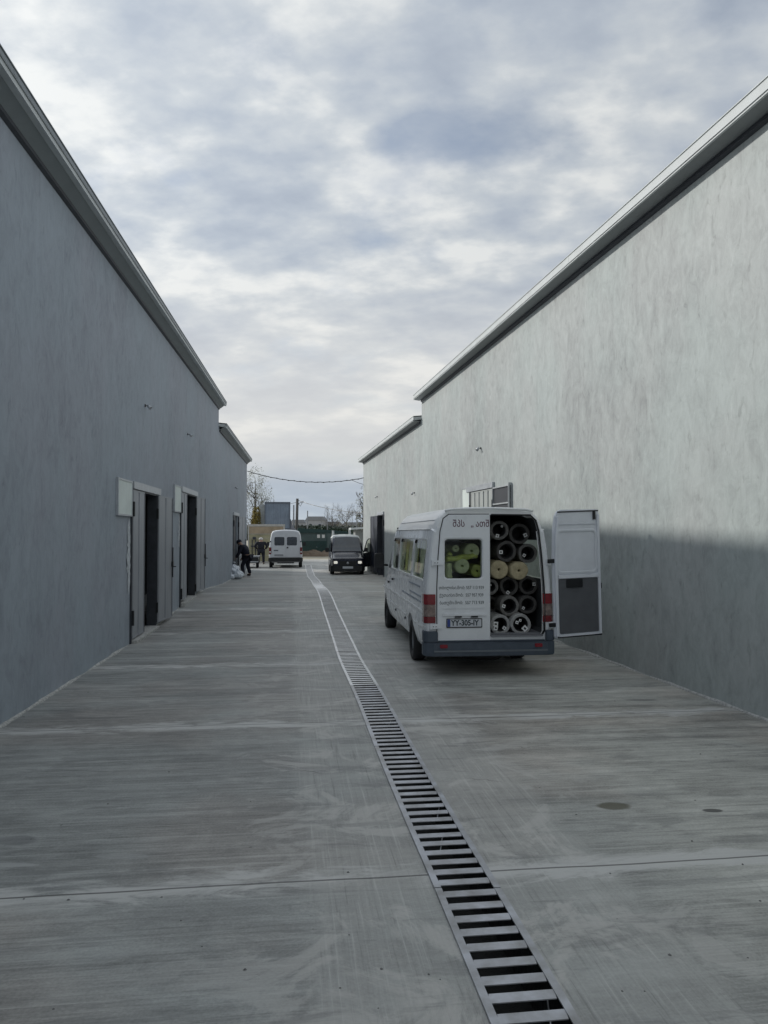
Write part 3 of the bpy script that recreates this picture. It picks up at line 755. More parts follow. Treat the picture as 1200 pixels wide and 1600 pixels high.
# ------------------------------------------------------------ big white van
VY0 = 11.3
van = empty('minibus_van', (1.545, VY0, 0.0), math.atan(.1017), 'big high roofed white van with one rear door open on a load of rolls', 'van')
HP = [(0, .34), (.78, .34), (.89, .37), (.925, .48), (.955, .62), (.962, .95), (.955, 1.2), (.942, 1.4), (.915, 1.7), (.885, 1.95), (.862, 2.08), (.85, 2.14), (.822, 2.155), (.805, 2.21), (.772, 2.29), (.725, 2.365), (.655, 2.425), (.54, 2.46), (.3, 2.477), (0, 2.48)]
def vsec(y, ws=1.0, ztop=2.48, zlo=0.0, dz=0.0):
    o = []
    for x, z in HP:
        z_ = z if z < .9 else .9 + (z - .9) * (ztop - .9) / 1.58
        if z < .6: z_ += zlo
        o.append((x * ws, z_))
    return (y, o)
secs = [vsec(0, .95, 2.43), vsec(.02, .975, 2.46), vsec(.07, .993, 2.475), vsec(.16, 1.0), vsec(1, 1), vsec(2, 1), vsec(3, 1), vsec(4.2, 1, 2.48), vsec(4.5, 1, 2.43), vsec(4.8, 1, 2.31), vsec(5.1, .995, 2.08), vsec(5.5, .985, 1.72), vsec(5.9, .97, 1.38), vsec(6.0, .965, 1.30), vsec(6.3, .94, 1.17), vsec(6.5, .90, 1.02), vsec(6.58, .82, .95)]
body = loft('body', secs, [M_white, M_white], van)
def isec(y, ztop=2.40):
    hp = [(0, .60), (.55, .60), (.80, .60), (.86, .66), (.885, .95), (.88, 1.2), (.865, 1.4), (.84, 1.7), (.81, 1.95), (.77, 2.15), (.70, 2.30), (.55, 2.37), (.25, 2.39), (0, 2.40)]
    return (y, [(x, z if z < 1 else 1 + (z - 1) * (ztop - 1) / 1.4) for x, z in hp])
c_int = loft('c', [isec(.06), isec(2), isec(4.2), isec(4.6, 2.30), isec(5.0, 1.95)], M_black, van)
c_open = MB().prism([(.012, .585), (.80, .585), (.825, .65), (.83, .95), (.82, 1.3), (.785, 1.75), (.745, 2.12), (.70, 2.28), (.62, 2.355), (.012, 2.36)], -.2, .3, 'y').build('c', M_black, van)
c_win = MB().prism(rrect(-.665, -.115, 1.43, 2.0, .05), -.2, .2, 'y').build('c', M_black, van)
cuts_ = [c_int, c_open, c_win]
for (y0, y1) in ((.24, 1.52), (1.66, 3.34), (3.46, 4.5)):
    cuts_.append(MB().prism(rrect(y0, y1, 1.40, 1.985, .06), -1.3, 1.3, 'x').build('c', M_black, van))
cuts_.append(MB().prism([(4.66, 1.36), (5.62, 1.36), (5.12, 1.86), (4.95, 1.93), (4.66, 1.95)], -1.3, 1.3, 'x').build('c', M_black, van))
for wy in (1.56, 5.66):
    for s_ in (-1, 1):
        cb_ = MB(); cb_.tube([(s_ * .66, wy, .36), (s_ * 1.2, wy, .36)], .415, 28); cuts_.append(cb_.build('c', M_black, van))
cut(body, cuts_); smooth_angle(body, 28)
# interior faces dark-lined
M_inner = mat('load_space_lining', (0.055, 0.058, 0.062), .9, var=.2); M_grp = mat('high_roof_white', (0.83, 0.84, 0.83), .35, 0, .04, 2, coat=.3)
body.data.materials.clear()
for m_ in (M_white, M_inner, M_grp): body.data.materials.append(m_)
for f in body.data.polygons:
    c_ = f.center; n_ = f.normal
    inw = Vector((-c_.x, 0, 1.5 - c_.z)).dot(n_) > 0.02 and abs(c_.x) < .895 and .10 < c_.y < 5.1 and .58 < c_.z < 2.41
    f.material_index = 1 if inw else (2 if c_.z > 2.156 else 0)
# glass
def side_glass(y0, y1, s_, m, name='window', lab=None):
    b_ = MB(); 
    pts = rrect(y0 - .004, y1 + .004, 1.396, 1.989, .06)
    xx = lambda z: .942 - (z - 1.4) * (.942 - .885) / .55 - .022
    v = [(s_ * xx(z), y, z) for y, z in pts] + [(s_ * (xx(z) - .006), y, z) for y, z in pts]; n_ = len(pts)
    b_.add(v, [tuple(range(n_)), tuple(range(2 * n_ - 1, n_ - 1, -1))] + [(i, n_ + i, n_ + (i + 1) % n_, (i + 1) % n_) for i in range(n_)])
    o = b_.build(name, m, van)
    tr = MB()
    for zz, r_ in ((1.385, .013), (1.999, .008)):
        tr.box(min(s_ * (xx(zz) + .020), s_ * (xx(zz) + .030)), max(s_ * (xx(zz) + .020), s_ * (xx(zz) + .030)), y0, y1, zz - r_, zz + r_)
    tr.build('window_trim', M_trim, o)
    return o
for s_ in (-1, 1):
    for (y0, y1) in ((.24, 1.52), (1.66, 3.34), (3.46, 4.5)): side_glass(y0, y1, s_, G_side)
# curtains behind the side windows
M_curt = mat('curtain_cloth', (0.78, 0.84, 0.30), 0.85, var=.25, scale=3, stretch=(1, 1, .2))
M_curtw = mat('curtain_net', (0.80, 0.83, 0.70), 0.85, var=.2, scale=3, stretch=(1, 1, .2))
for s_ in (-1,):
    for (y0, y1, m_, ph) in ((.27, .50, M_curt, 0), (.52, .95, M_curt, 1), (1.0, 1.5, M_curtw, 1), (1.68, 2.3, M_curt, 2), (2.36, 2.9, M_curtw, 3), (2.92, 3.32, M_curt, 1), (3.5, 4.4, M_curtw, 4)):
        b_ = MB(); n_ = 30; v = []
        for i in range(n_ + 1):
            y = y0 + (y1 - y0) * i / n_
            for z in (1.2, 1.5, 1.8, 2.04):
                pin = 1 - .28 * math.exp(-((z - 1.45) / .25) ** 2)
                yy = (y0 + y1) / 2 + (y - (y0 + y1) / 2) * pin + .04 * math.sin(z * 7 + ph)
                v.append((s_ * (.842 - (z - 1.2) * .11 + .014 * math.sin(i * 1.9 + ph)), yy, z))
        b_.add(v, [(i * 4 + q, (i + 1) * 4 + q, (i + 1) * 4 + q + 1, i * 4 + q + 1) for i in range(n_) for q in range(3)], 0, True)
        b_.build('curtain', m_, van)
# windscreen / cab glass simple, seen from the side only
ws = MB(); ws.add([(-.80, 5.82, 1.46), (.80, 5.82, 1.46), (.76, 4.98, 2.16), (-.76, 4.98, 2.16)], [(0, 1, 2, 3)]); 
wso = ws.build('windscreen', M_dglass, van); wso.location = (0, .045, .045)
# roof moulding (gutter) and body mouldings
gm_ = MB()
for s_ in (-1, 1): gm_.tube([(s_ * .852, .10, 2.148), (s_ * .856, .5, 2.148), (s_ * .856, 4.3, 2.148)], .011, 6)
gm_.build('roof_gutter', M_trim, van)
rs_ = MB()
for s_ in (-1, 1):
    rs_.tube([(s_ * .775, .14, 2.285), (s_ * .775, 4.2, 2.285)], .010, 6)
rs_.build('roof_rib', M_grp, van)
for zz, xx_, hh in ((.935, .962, .018), (.70, .958, .012)):
    mo = MB()
    for s_ in (-1, 1):
        for (a_, e_) in (((.13, 1.13), (1.99, 5.2)) if zz < .8 else ((.13, 5.9),)):
            mo.box(min(s_ * xx_, s_ * (xx_ + .012)), max(s_ * xx_, s_ * (xx_ + .012)), a_, e_, zz - hh, zz + hh)
    mo.build('side_moulding', M_trim, van, bevel=.003)
sq = MB()
for zz, y0, y1 in ((1.28, .5, 1.7), (1.14, .35, 1.6), (1.06, .35, 2.6)):
    sq.box(-.966, -.955, y0, y1, zz - .012, zz + .012)
sq.build('side_lettering_stripe', mat('pale_stripe', (.30, .33, .38), .5), van)
for (yy, za, zb_) in ((4.575, .62, 2.08), (3.39, .55, 2.08), (1.59, 1.05, 2.05)):
    sm_ = MB(); st_x = []
    for s_ in (-1, 1):
        zs = [za + (zb_ - za) * i / 10 for i in range(11)]
        def hx_(z): 
            for (x0, z0), (x1, z1) in zip(HP[3:], HP[4:]):
                if z0 <= z <= z1: return x0 + (x1 - x0) * (z - z0) / (z1 - z0)
            return .95
        sm2 = MB(); v_ = []
        for z in zs: v_ += [(s_ * (hx_(z) + .0012), yy - .004, z), (s_ * (hx_(z) + .0012), yy + .004, z)]
        sm2.add(v_, [(2 * i, 2 * i + 1, 2 * i + 3, 2 * i + 2) for i in range(10)]); sm2.build('panel_gap', M_black, van)
fh = MB(); fh.ring([(.001, -.972), (.022, -.972), (.022, -.955), (.001, -.955)], 'x', 10, centre=(0, 2.2, .62)); fh.ring([(.001, -.972), (.022, -.972), (.022, -.955), (.001, -.955)], 'x', 10, centre=(0, 3.6, .62))
fh.build('side_marker', M_black, van)
dh = MB(); dh.box(-.985, -.962, 4.75, 4.87, 1.06, 1.10); dh.box(-.99, -.962, 4.0, 4.1, 1.16, 1.2); dh.build('door_handle', M_black, van)
# wheels
def wheel(parent, x, y, r, wd, face, hub=.0, z=None):
    t_ = MB(); x0, x1 = (x - wd, x) if face > 0 else (x, x + wd)
    c = (0, y, z if z is not None else r)
    t_.ring([(r * .62, x0), (r * .93, x0), (r, x0 + wd * .15), (r, x1 - wd * .15), (r * .93, x1), (r * .62, x1)], 'x', 28, centre=c)
    w_ = t_.build('wheel', M_rubber, parent)
    h_ = MB(); xo = x - face * .03
    h_.ring([(.001, xo - face * .05), (r * .30, xo - face * .05), (r * .34, xo - face * .0), (r * .45, xo - face * .04), (r * .60, xo - face * .012), (r * .64, xo), (r * .64, xo - face * .10), (.001, xo - face * .10)], 'x', 24, centre=c)
    h_.build('rim', M_galv, w_)
    return w_
for s_ in (-1, 1):
    wheel(van, s_ * .935, 1.56, .335, .21, s_); wheel(van, s_ * .935, 5.66, .335, .21, s_, z=.36)
# underbody, exhaust, spare
ub = MB(); ub.box(-.55, .55, .35, 5.9, .30, .345); ub.tube([(-.62, 1.56, .33), (.62, 1.56, .33)], .05, 10); ub.box(-.42, -.34, .3, 5.5, .24, .30); ub.box(.34, .42, .3, 5.5, .24, .30)
ub.build('underbody', M_black, van)
sw = MB(); sw.ring([(.12, 0), (.30, 0), (.32, .05), (.32, .15), (.30, .2), (.12, .2)], 'z', 20, centre=(0.05, .78, .15)); sw.build('spare_wheel', M_rubber, van)
# bumper
bp_ = MB()
poly = [(-.975, .18), (-.985, .02), (-.95, -.07), (-.84, -.115), (0, -.13), (.84, -.115), (.95, -.07), (.985, .02), (.975, .18)]
inner = [(.93, .18), (.90, .03), (.80, 0.002), (-.80, 0.002), (-.90, .03), (-.93, .18)]
bp_.prism(poly + inner, .31, .505, 'z')
bp_.prism([(-.97, .20), (-.98, .0), (-.93, -.055), (-.775, -.075), (-.775, .002), (-.90, .03), (-.925, .20)], .505, .665, 'z')
bp_.prism([(.97, .20), (.98, .0), (.93, -.055), (.835, -.065), (.835, .002), (.90, .03), (.925, .20)], .505, .665, 'z')
bp_.prism([(-.775, -.06), (.83, -.06), (.83, .002), (-.775, .002)], .505, .53, 'z')
bum = bp_.build('rear_bumper', M_bumper, van, bevel=.012)
st_ = MB(); st_.prism([(-.84, -.128), (0, -.143), (.84, -.128), (.84, -.10), (-.84, -.10)], .375, .40, 'z'); st_.build('bumper_ridge', mat('ridge', (.13, .15, .17), .5), bum)
for s_ in (-1, 1):
    rf_ = MB(); rf_.prism(rrect(s_ * .70 - .055, s_ * .70 + .055, .435, .485, .015), -.138, -.115, 'y'); rf_.build('reflector', M_refl, bum)
# rear lamps
for s_ in (-1, 1):
    lp = []
    prev = .775
    for k_, (za, zb, m_) in enumerate(((.78, .875, M_redd), (.877, 1.045, M_lens), (1.047, 1.20, M_red))):
        b_ = MB(); x_o = .955; x_i = .80
        px0 = [(s_ * x_i, -.018), (s_ * (x_o - .03), -.012), (s_ * (x_o + .012), .03), (s_ * (x_o + .016), .16), (s_ * (x_o - .03), .17), (s_ * (x_o - .05), .04), (s_ * x_i, .03)]
        b_.prism(px0, za, zb, 'z'); o = b_.build('tail_lamp' if k_ == 0 else 'lens', m_, van if k_ == 0 else lp[0], bevel=.006); lp.append(o)
# left rear door (shut)
dl = MB(); dl.prism([(-.775, .52), (.006, .52), (.006, 2.365), (-.60, 2.36), (-.68, 2.30), (-.725, 2.12), (-.755, 1.75), (-.775, 1.3)], -.026, -.001, 'y')
dlo = dl.build('rear_door', M_white, van); dlo['label'] = 'shut left rear door with phone numbers'
cut(dlo, [MB().prism(rrect(-.665, -.115, 1.43, 2.0, .05), -.2, .2, 'y').build('c', M_black, van)])
bm = bmesh.new(); bm.from_mesh(dlo.data)
es = [e for e in bm.edges if len(e.link_faces) == 2 and e.calc_face_angle(0) > R(50) and all(v.co.y < -.02 for v in e.verts)]
bmesh.ops.bevel(bm, geom=es, offset=.008, segments=2, affect='EDGES', clamp_overlap=True); bm.to_mesh(dlo.data); bm.free()
sl_ = MB(); sl_.prism([(-.787, .55), (.0, .55), (.0, 2.375), (-.605, 2.372), (-.69, 2.31), (-.737, 2.12), (-.767, 1.75), (-.787, 1.3)], -.006, .003, 'y')
slo = sl_.build('door_seal', M_rubber, dlo)
cut(slo, [MB().prism(rrect(-.66, -.12, 1.435, 1.995, .05), -.2, .2, 'y').build('c', M_black, van)])
MB().prism(rrect(-.664, -.116, 1.431, 1.999, .05), -.012, -.007, 'y').build('window', G_rear, dlo)
# raised frame round the window, two pressed creases, number plate recess lip
fr_ = MB(); o1 = rrect(-.70, -.08, 1.395, 2.035, .07); i1 = rrect(-.672, -.108, 1.423, 2.007, .055)
n_ = len(o1); v = [(x, -.027, z) for x, z in o1] + [(x, -.033, z) for x, z in i1] + [(x, -.020, z) for x, z in i1]
fr_.add(v, [(i, (i + 1) % n_, n_ + (i + 1) % n_, n_ + i) for i in range(n_)] + [(n_ + i, n_ + (i + 1) % n_, 2 * n_ + (i + 1) % n_, 2 * n_ + i) for i in range(n_)], 0, True)
fr_.build('window_surround', M_white, dlo)
cr = MB()
cr.prism([(-.70, .985), (-.05, .985), (-.05, 1.0), (-.70, 1.0)], -.032, -.026, 'y'); cr.prism([(-.70, .885), (-.05, .885), (-.05, .915), (-.70, .915)], -.045, -.026, 'y')
cr.build('pressed_rib', M_white, dlo, bevel=.004)
pl_ = MB(); pl_.prism(rrect(-.645, -.115, .712, .848, .012), -.036, -.0265, 'y'); plo = pl_.build('number_plate', M_black, dlo)
MB().prism(rrect(-.632, -.128, .727, .836, .008), -.0395, -.0362, 'y').build('plate_face', M_plate, plo)
MB().prism([(-.630, .729), (-.588, .729), (-.588, .834), (-.630, .834)], -.041, -.0397, 'y').build('plate_band', M_plateb, plo)
text('plate_number', 'YY-305-IY', .112, M_text, plo, (-.575, -.0402, .781), sx=.86, bold=.0035)
lh = MB(); lh.box(-.52, -.42, -.05, -.027, .862, .884); lh.box(-.28, -.18, -.05, -.027, .862, .884); lh.build('plate_lamp', M_black, dlo)
text('lettering', 'შპს   ,, ათშ', .135, M_textr, dlo, (-.55, -.0275, 2.225), sx=.76, bold=.001)
text('lettering', 'თბილისი.მობ: 557 113 939', .066, M_text, dlo, (-.755, -.0275, 1.293), sx=.80)
text('lettering', 'ქუთაისი.მობ:  557 957 939', .066, M_text, dlo, (-.750, -.0275, 1.185), sx=.80)
text('lettering', 'ბათუმი.მობ:  557 713 939', .066, M_text, dlo, (-.745, -.0275, 1.075), sx=.84)
for z in (.735, 1.66):
    hx = -.80 if z < 1 else -.775
    b_ = MB(); b_.box(hx - .06, hx + .09, -.048, -.027, z - .035, z + .035); b_.box(hx - .085, hx - .055, -.045, .03, z - .045, z + .045)
    for q in (-.04, .0): b_.tube([(hx + q, -.055, z), (hx + q, -.046, z)], .012, 8, 1)
    b_.build('hinge', [M_white, M_black], dlo, bevel=.005)
# opening: rubber seal round the doorway, floor sill, right-hand hinges
sealp = [(.03, .592), (.80, .592), (.828, .65), (.833, .95), (.823, 1.3), (.788, 1.75), (.748, 2.12), (.703, 2.28), (.62, 2.358), (.03, 2.362)]
b_ = MB(); b_.tube([(x, -.008, z) for x, z in sealp], .013, 6); b_.build('doorway_seal', M_rubber, van)
b_ = MB(); b_.tube([(x - .03, .01, z) for x, z in sealp[1:7]], .006, 6); b_.build('doorway_strip', M_trim, van)
b_ = MB(); b_.box(.02, .80, -.03, .08, .575, .60); b_.box(-.82, .82, .08, 4.4, .585, .606); b_.build('load_floor', M_lining, van)
b_ = MB()
for z in (.735, 1.66): b_.box(.885 if z < 1 else .86, .965 if z < 1 else .93, -.03, .02, z - .045, z + .045)
b_.build('hinge', M_white, van, bevel=.006)
# roof rear spoiler lip
b_ = MB(); b_.tube([(-.66, -.01, 2.415), (-.55, -.022, 2.44), (0, -.03, 2.455), (.55, -.022, 2.44), (.66, -.01, 2.415)], .018, 8); b_.build('roof_lip', M_grp, van)
# mirrors
for s_ in (-1, 1):
    b_ = MB(); b_.prism(rrect(s_ * 1.13 - .10, s_ * 1.13 + .10, 1.33, 1.66, .05), 5.18, 5.27, 'y'); b_.tube([(s_ * .93, 5.25, 1.4), (s_ * 1.08, 5.24, 1.42)], .025, 6); b_.build('mirror', M_black, van, bevel=.01)
# open right rear door: hinged low and high on the right corner, swung right round
hb = Vector((.955, -.03, .52)); ht = Vector((.80, -.03, 2.40))
dr = bpy.data.objects.new('rear_door', None)
def open_door():
    W_ = .84
    # local: u from hinge (0) to free edge, v up; inside face +n
    outl = [(0.0, .03), (.02, 0), (W_, 0), (W_, 1.80), (W_ - .02, 1.895), (.16, 1.895), (.10, 1.87), (.055, 1.80), (.02, 1.60), (0.0, 1.2)]
    b_ = MB(); b_.prism(outl, -.03, 0.02, 'y')
    d_ = b_.build('rear_door', M_whited, van, bevel=.008); d_['label'] = 'open right rear door showing its inner side'
    fr_ = MB()   # raised inner border
    def rim(o1, i1, y0, y1, y2):
        n_ = len(o1); v = [(x, y0, z) for x, z in o1] + [(x, y1, z) for x, z in i1] + [(x, y2, z) for x, z in [( (a[0]*.97+ .03*W_/2), (a[1]*.985+.015*1.4)) for a in i1]]
        fr_.add(v, [(i, (i + 1) % n_, n_ + (i + 1) % n_, n_ + i) for i in range(n_)] + [(n_ + i, n_ + (i + 1) % n_, 2 * n_ + (i + 1) % n_, 2 * n_ + i) for i in range(n_)], 0, True)
    # pressed rectangle where the glass would be: a sunken panel made by a raised surround
    for (x0, x1, z0, z1, r_) in ((.09, .745, .98, 1.56, .06),):
        o1 = rrect(x0 - .05, x1 + .05, z0 - .05, z1 + .05, r_ + .03); i0 = rrect(x0 - .02, x1 + .02, z0 - .02, z1 + .02, r_ + .01); i1 = rrect(x0, x1, z0, z1, r_); n_ = len(o1)
        v = [(x, .021, z) for x, z in o1] + [(x, .045, z) for x, z in i0] + [(x, .026, z) for x, z in i1]
        fr_.add(v, [(i, (i + 1) % n_, n_ + (i + 1) % n_, n_ + i) for i in range(n_)] + [(n_ + i, n_ + (i + 1) % n_, 2 * n_ + (i + 1) % n_, 2 * n_ + i) for i in range(n_)], 0, True)
    fr_.prism([(.10, 1.665), (W_ - .06, 1.665), (W_ - .06, 1.68), (.10, 1.68)], .021, .030, 'y')
    fr_.prism([(.015, 0.03), (.055, .03), (.06, 1.2), (.10, 1.80), (.075, 1.79), (.03, 1.5), (.015, 1.1)], .0205, .05, 'y')
    fr_.prism([(W_ - .055, .02), (W_ - .01, .02), (W_ - .01, 1.82), (W_ - .055, 1.82)], .0205, .042, 'y')
    fr_.prism([(.06, .015), (W_ - .055, .015), (W_ - .055, .05), (.06, .05)], .0205, .04, 'y')
    fr_.prism([(.07, .875), (W_ - .055, .875), (W_ - .055, .93), (.07, .93)], .0205, .05, 'y')
    fr_.build('inner_frame', M_whited, d_, bevel=.006)
    MB().prism(rrect(.085, W_ - .065, .06, .868, .02), .0205, .034, 'y').build('lining_panel', M_linp, d_)
    MB().prism(rrect(.21, .49, .735, .862, .015), .0345, .052, 'y').build('inner_pull', M_black, d_)
    b_ = MB(); b_.box(W_ - .12, W_ - .085, .021, .05, 1.74, 1.87); b_.box(W_ - .02, W_ + .012, -.03, .03, .70, .78); b_.build('latch', M_black, d_)
    b_ = MB(); b_.tube([(x, .03, z) for x, z in [(.05, .01), (W_ - .01, .01)]], .012, 6); b_.tube([(.09, .026, 1.86), (W_ - .02, .026, 1.875)], .010, 6); b_.build('door_seal', M_rubber, d_)
    b_ = MB()
    for z in (.20, 1.14): b_.box(-.09, .06, -.0, .03, z - .03, z + .03); 
    b_.build('hinge', [M_black], d_, bevel=.005)
    return d_
d_ = open_door()
d_.location = (1.03, -.045, .53)
lean = math.atan2(-.07, 1.9)
d_.rotation_euler = (R(0), lean, 0)
d_.matrix_local = Matrix.Translation((.965, -.035, .54)) @ Matrix.Rotation(R(16), 4, 'Z') @ Matrix.Rotation(lean * .6, 4, 'Y') @ Matrix.Scale(-1, 4, (0, 1, 0))

# ------------------------------------------------------------ rolls of fabric loaded in the van
M_rollg = mat('grey_felt', (0.20, 0.195, 0.185), 0.95, var=.25, scale=30, bump=.4)
M_rolld = mat('dark_felt', (0.11, 0.105, 0.10), 0.95, var=.3, scale=30, bump=.4)
M_rolll = mat('pale_felt', (0.40, 0.40, 0.39), 0.95, var=.2, scale=30, bump=.4)
M_rollp = mat('kraft_paper', (0.44, 0.38, 0.24), 0.85, var=.25, scale=12, bump=.5)
M_rolly = mat('yellow_film', (0.66, 0.74, 0.20), 0.35, var=.3, scale=7, bump=.3)
M_rollt = mat('pale_green_film', (0.72, 0.78, 0.50), 0.5, var=.2, scale=9, bump=.3)
M_core = mat('roll_inside', (0.022, 0.022, 0.022), 0.95, var=.4)
M_tagp = mat('paper_tag', (0.80, 0.80, 0.78), 0.7, var=.03)
vinv = (Matrix.Translation(van.location) @ Matrix.Rotation(math.atan(.1017), 4, 'Z')).inverted()
van_rz = math.atan(.1017)
def roll(px, py, r, Y, m, label, tagpos=None, kind='open', length=2.6, tilt=0, name='fabric_roll', wall=.043):
    p = at(px, py, Y); rnd = random.Random(int(px * 7 + py))
    t_ = empty(name, p, van_rz + tilt, label, 'roll', 'rolls loaded in the big white van')
    b_ = MB(); n_ = 40; L_ = length
    def rr(a, k): return r * k * (1 + .014 * math.sin(2 * a + px) + .05 * noise.noise(Vector((math.cos(a) * 1.6, math.sin(a) * 1.6, px))))
    prof = [(r - wall, 0.006), (r - wall * .8, -.008), (r - wall * .62, .002), (r - wall * .45, -.010), (r - wall * .3, .002), (r - wall * .15, -.006), (r, .006), (r * 1.0, .02), (r, L_), (r - wall, L_)] if kind == 'open' else [(.016, .03), (r * .16, .01), (r * .26, -.002), (r * .33, .006), (r * .43, -.010), (r * .52, .001), (r * .62, -.011), (r * .70, .0), (r * .84, -.006), (r * .96, .004), (r, .022), (r, L_), (.016, L_)]
    vs = []; mm = len(prof)
    for k in range(n_):
        a = 2 * math.pi * k / n_
        for (q, h) in prof:
            s_ = rr(a, 1) / r
            vs.append((q * s_ * math.cos(a), h + (rnd.uniform(-.004, .004) if h < .1 else 0), q * s_ * math.sin(a)))
    b_.add(vs, [(k * mm + i, k * mm + (i + 1) % mm, ((k + 1) % n_) * mm + (i + 1) % mm, ((k + 1) % n_) * mm + i) for k in range(n_) for i in range(mm)], 0, True)
    b_.build('roll_body', m, t_)
    if kind == 'open':
        # layers of cloth wound inside, dark hollow
        c_ = MB(); v = []
        ri = r - wall - .002
        c_.ring([(.001, .30), (ri, .30), (ri, .32), (.001, .32)], 'y', 20); c_.ring([(ri, .012), (ri - .012, .02), (ri - .012, .29), (ri, .29)], 'y', 22)
        c_.build('roll_core', M_core, t_)
        for (tx, ty, tw, ta) in (tagpos or []):
            g_ = MB(); s_ = tw / 2; g_.box(-s_, s_, -.003, 0, -s_, s_); o = g_.build('paper_tag', M_tagp, t_); o.location = (tx, -.004, ty); o.rotation_euler = (0, ta, 0)
            h_ = MB(); h_.box(-s_ * .5, s_ * .5, -.0045, -.0032, -s_ * .35, s_ * .35); h2 = h_.build('tag_print', M_core, o)
    return t_
rw = [
 (780, 828.5, .145, 11.62, M_rollg, 'grey roll at the top left of the open load', [(-.03, -.085, .05, .2), (.04, .06, .03, .4)], 'open'),
 (811.5, 834, .158, 11.72, M_rolld, 'dark grey roll at the top right of the open load', [(.09, -.02, .055, -.4)], 'open'),
 (791, 861.5, .155, 11.66, M_rolld, 'dark roll, left of the second row from the top', [(-.085, -.01, .055, 0)], 'open'),
 (824.5, 864.5, .148, 11.75, M_rollg, 'brownish grey roll, right of the second row from the top', [(-.06, -.03, .045, .5)], 'open'),
 (779.5, 890, .142, 11.60, M_rollp, 'tan paper roll end, left of the pair in the middle of the load', None, 'shut'),
 (811, 891.5, .140, 11.60, M_rollp, 'tan paper roll end, right of the pair in the middle of the load', None, 'shut'),
 (766.5, 917, .120, 11.70, M_rollg, 'pale edged roll half hidden behind the shut door, below the tan ends', [(-.0, .03, .02, .3)], 'open'),
 (795, 915.5, .145, 11.80, M_rolld, 'very dark roll in the centre just below the tan ends', [(-.02, -.10, .05, .7)], 'open'),
 (825, 914.5, .145, 11.85, M_rolld, 'very dark roll on the right just below the tan ends', [(.09, .02, .05, 0)], 'open'),
 (768, 944, .12, 12.0, M_rolld, 'dark roll behind the shut door edge, second row from the floor', None, 'open'),
 (795.5, 946.5, .150, 11.64, M_rollg, 'grey roll in the centre of the second row from the floor', [(-.09, .0, .05, .3)], 'open'),
 (824, 944.5, .142, 11.76, M_rolld, 'dark roll on the right of the second row from the floor', [(-.07, -.05, .04, .6)], 'open'),
 (781, 975.5, .150, 11.52, M_rolll, 'pale roll on the floor of the load, left one with torn tags', [(-.07, .01, .07, .1), (.06, -.05, .05, .6), (-.07, -.05, .06, .2)], 'open'),
 (813, 975, .155, 11.52, M_rolll, 'pale roll on the floor of the load, right one with white tags', [(-.06, .03, .045, .3), (.06, -.06, .075, .8), (-.01, .06, .035, .3)], 'open'),
]
for (px, py, r, Y, m_, lab, tg, kd) in rw: roll(px, py, r, Y, m_, lab, tg, kd)
roll(722, 884.5, .115, 11.75, M_rollt, 'pale green round roll end low in the rear window', None, 'shut', 2.2)
roll(737, 861, .120, 11.85, M_rollt, 'pale green round roll end at the upper right of the rear window', None, 'shut', 2.2)
roll(712, 857, .055, 11.75, M_rollt, 'small pale roll end at the upper left of the rear window', None, 'shut', 1.4)
roll(745, 892, .10, 12.1, M_rolly, 'dark yellow roll end behind the right side of the rear window', None, 'shut', 1.8)
def cross_roll(pa, pb, Ya, Yb, r, m_, lab):
    a_, b2 = at(*pa, Ya), at(*pb, Yb); t_ = empty('fabric_roll', a_, 0, lab, 'roll', 'rolls loaded in the big white van')
    d = b2 - a_; b_ = MB(); n_ = 8
    b_.tube([d * (i / n_) + Vector((0, 0, .008 * math.sin(i * 2))) for i in range(n_ + 1)], [r * (1 + .08 * math.sin(i * 1.7)) for i in range(n_ + 1)], 16); b_.build('roll_body', m_, t_)
cross_roll((697, 874), (744, 868), 11.68, 11.9, .042, M_rolly, 'thin yellow roll lying crosswise behind the rear window')
cross_roll((701, 905), (700, 881), 11.7, 11.75, .055, M_rollt, 'pale green roll standing on end at the lower left of the rear window')
cross_roll((699, 876), (703, 864), 11.72, 11.74, .05, M_rolly, 'short yellow roll standing at the left side of the rear window')

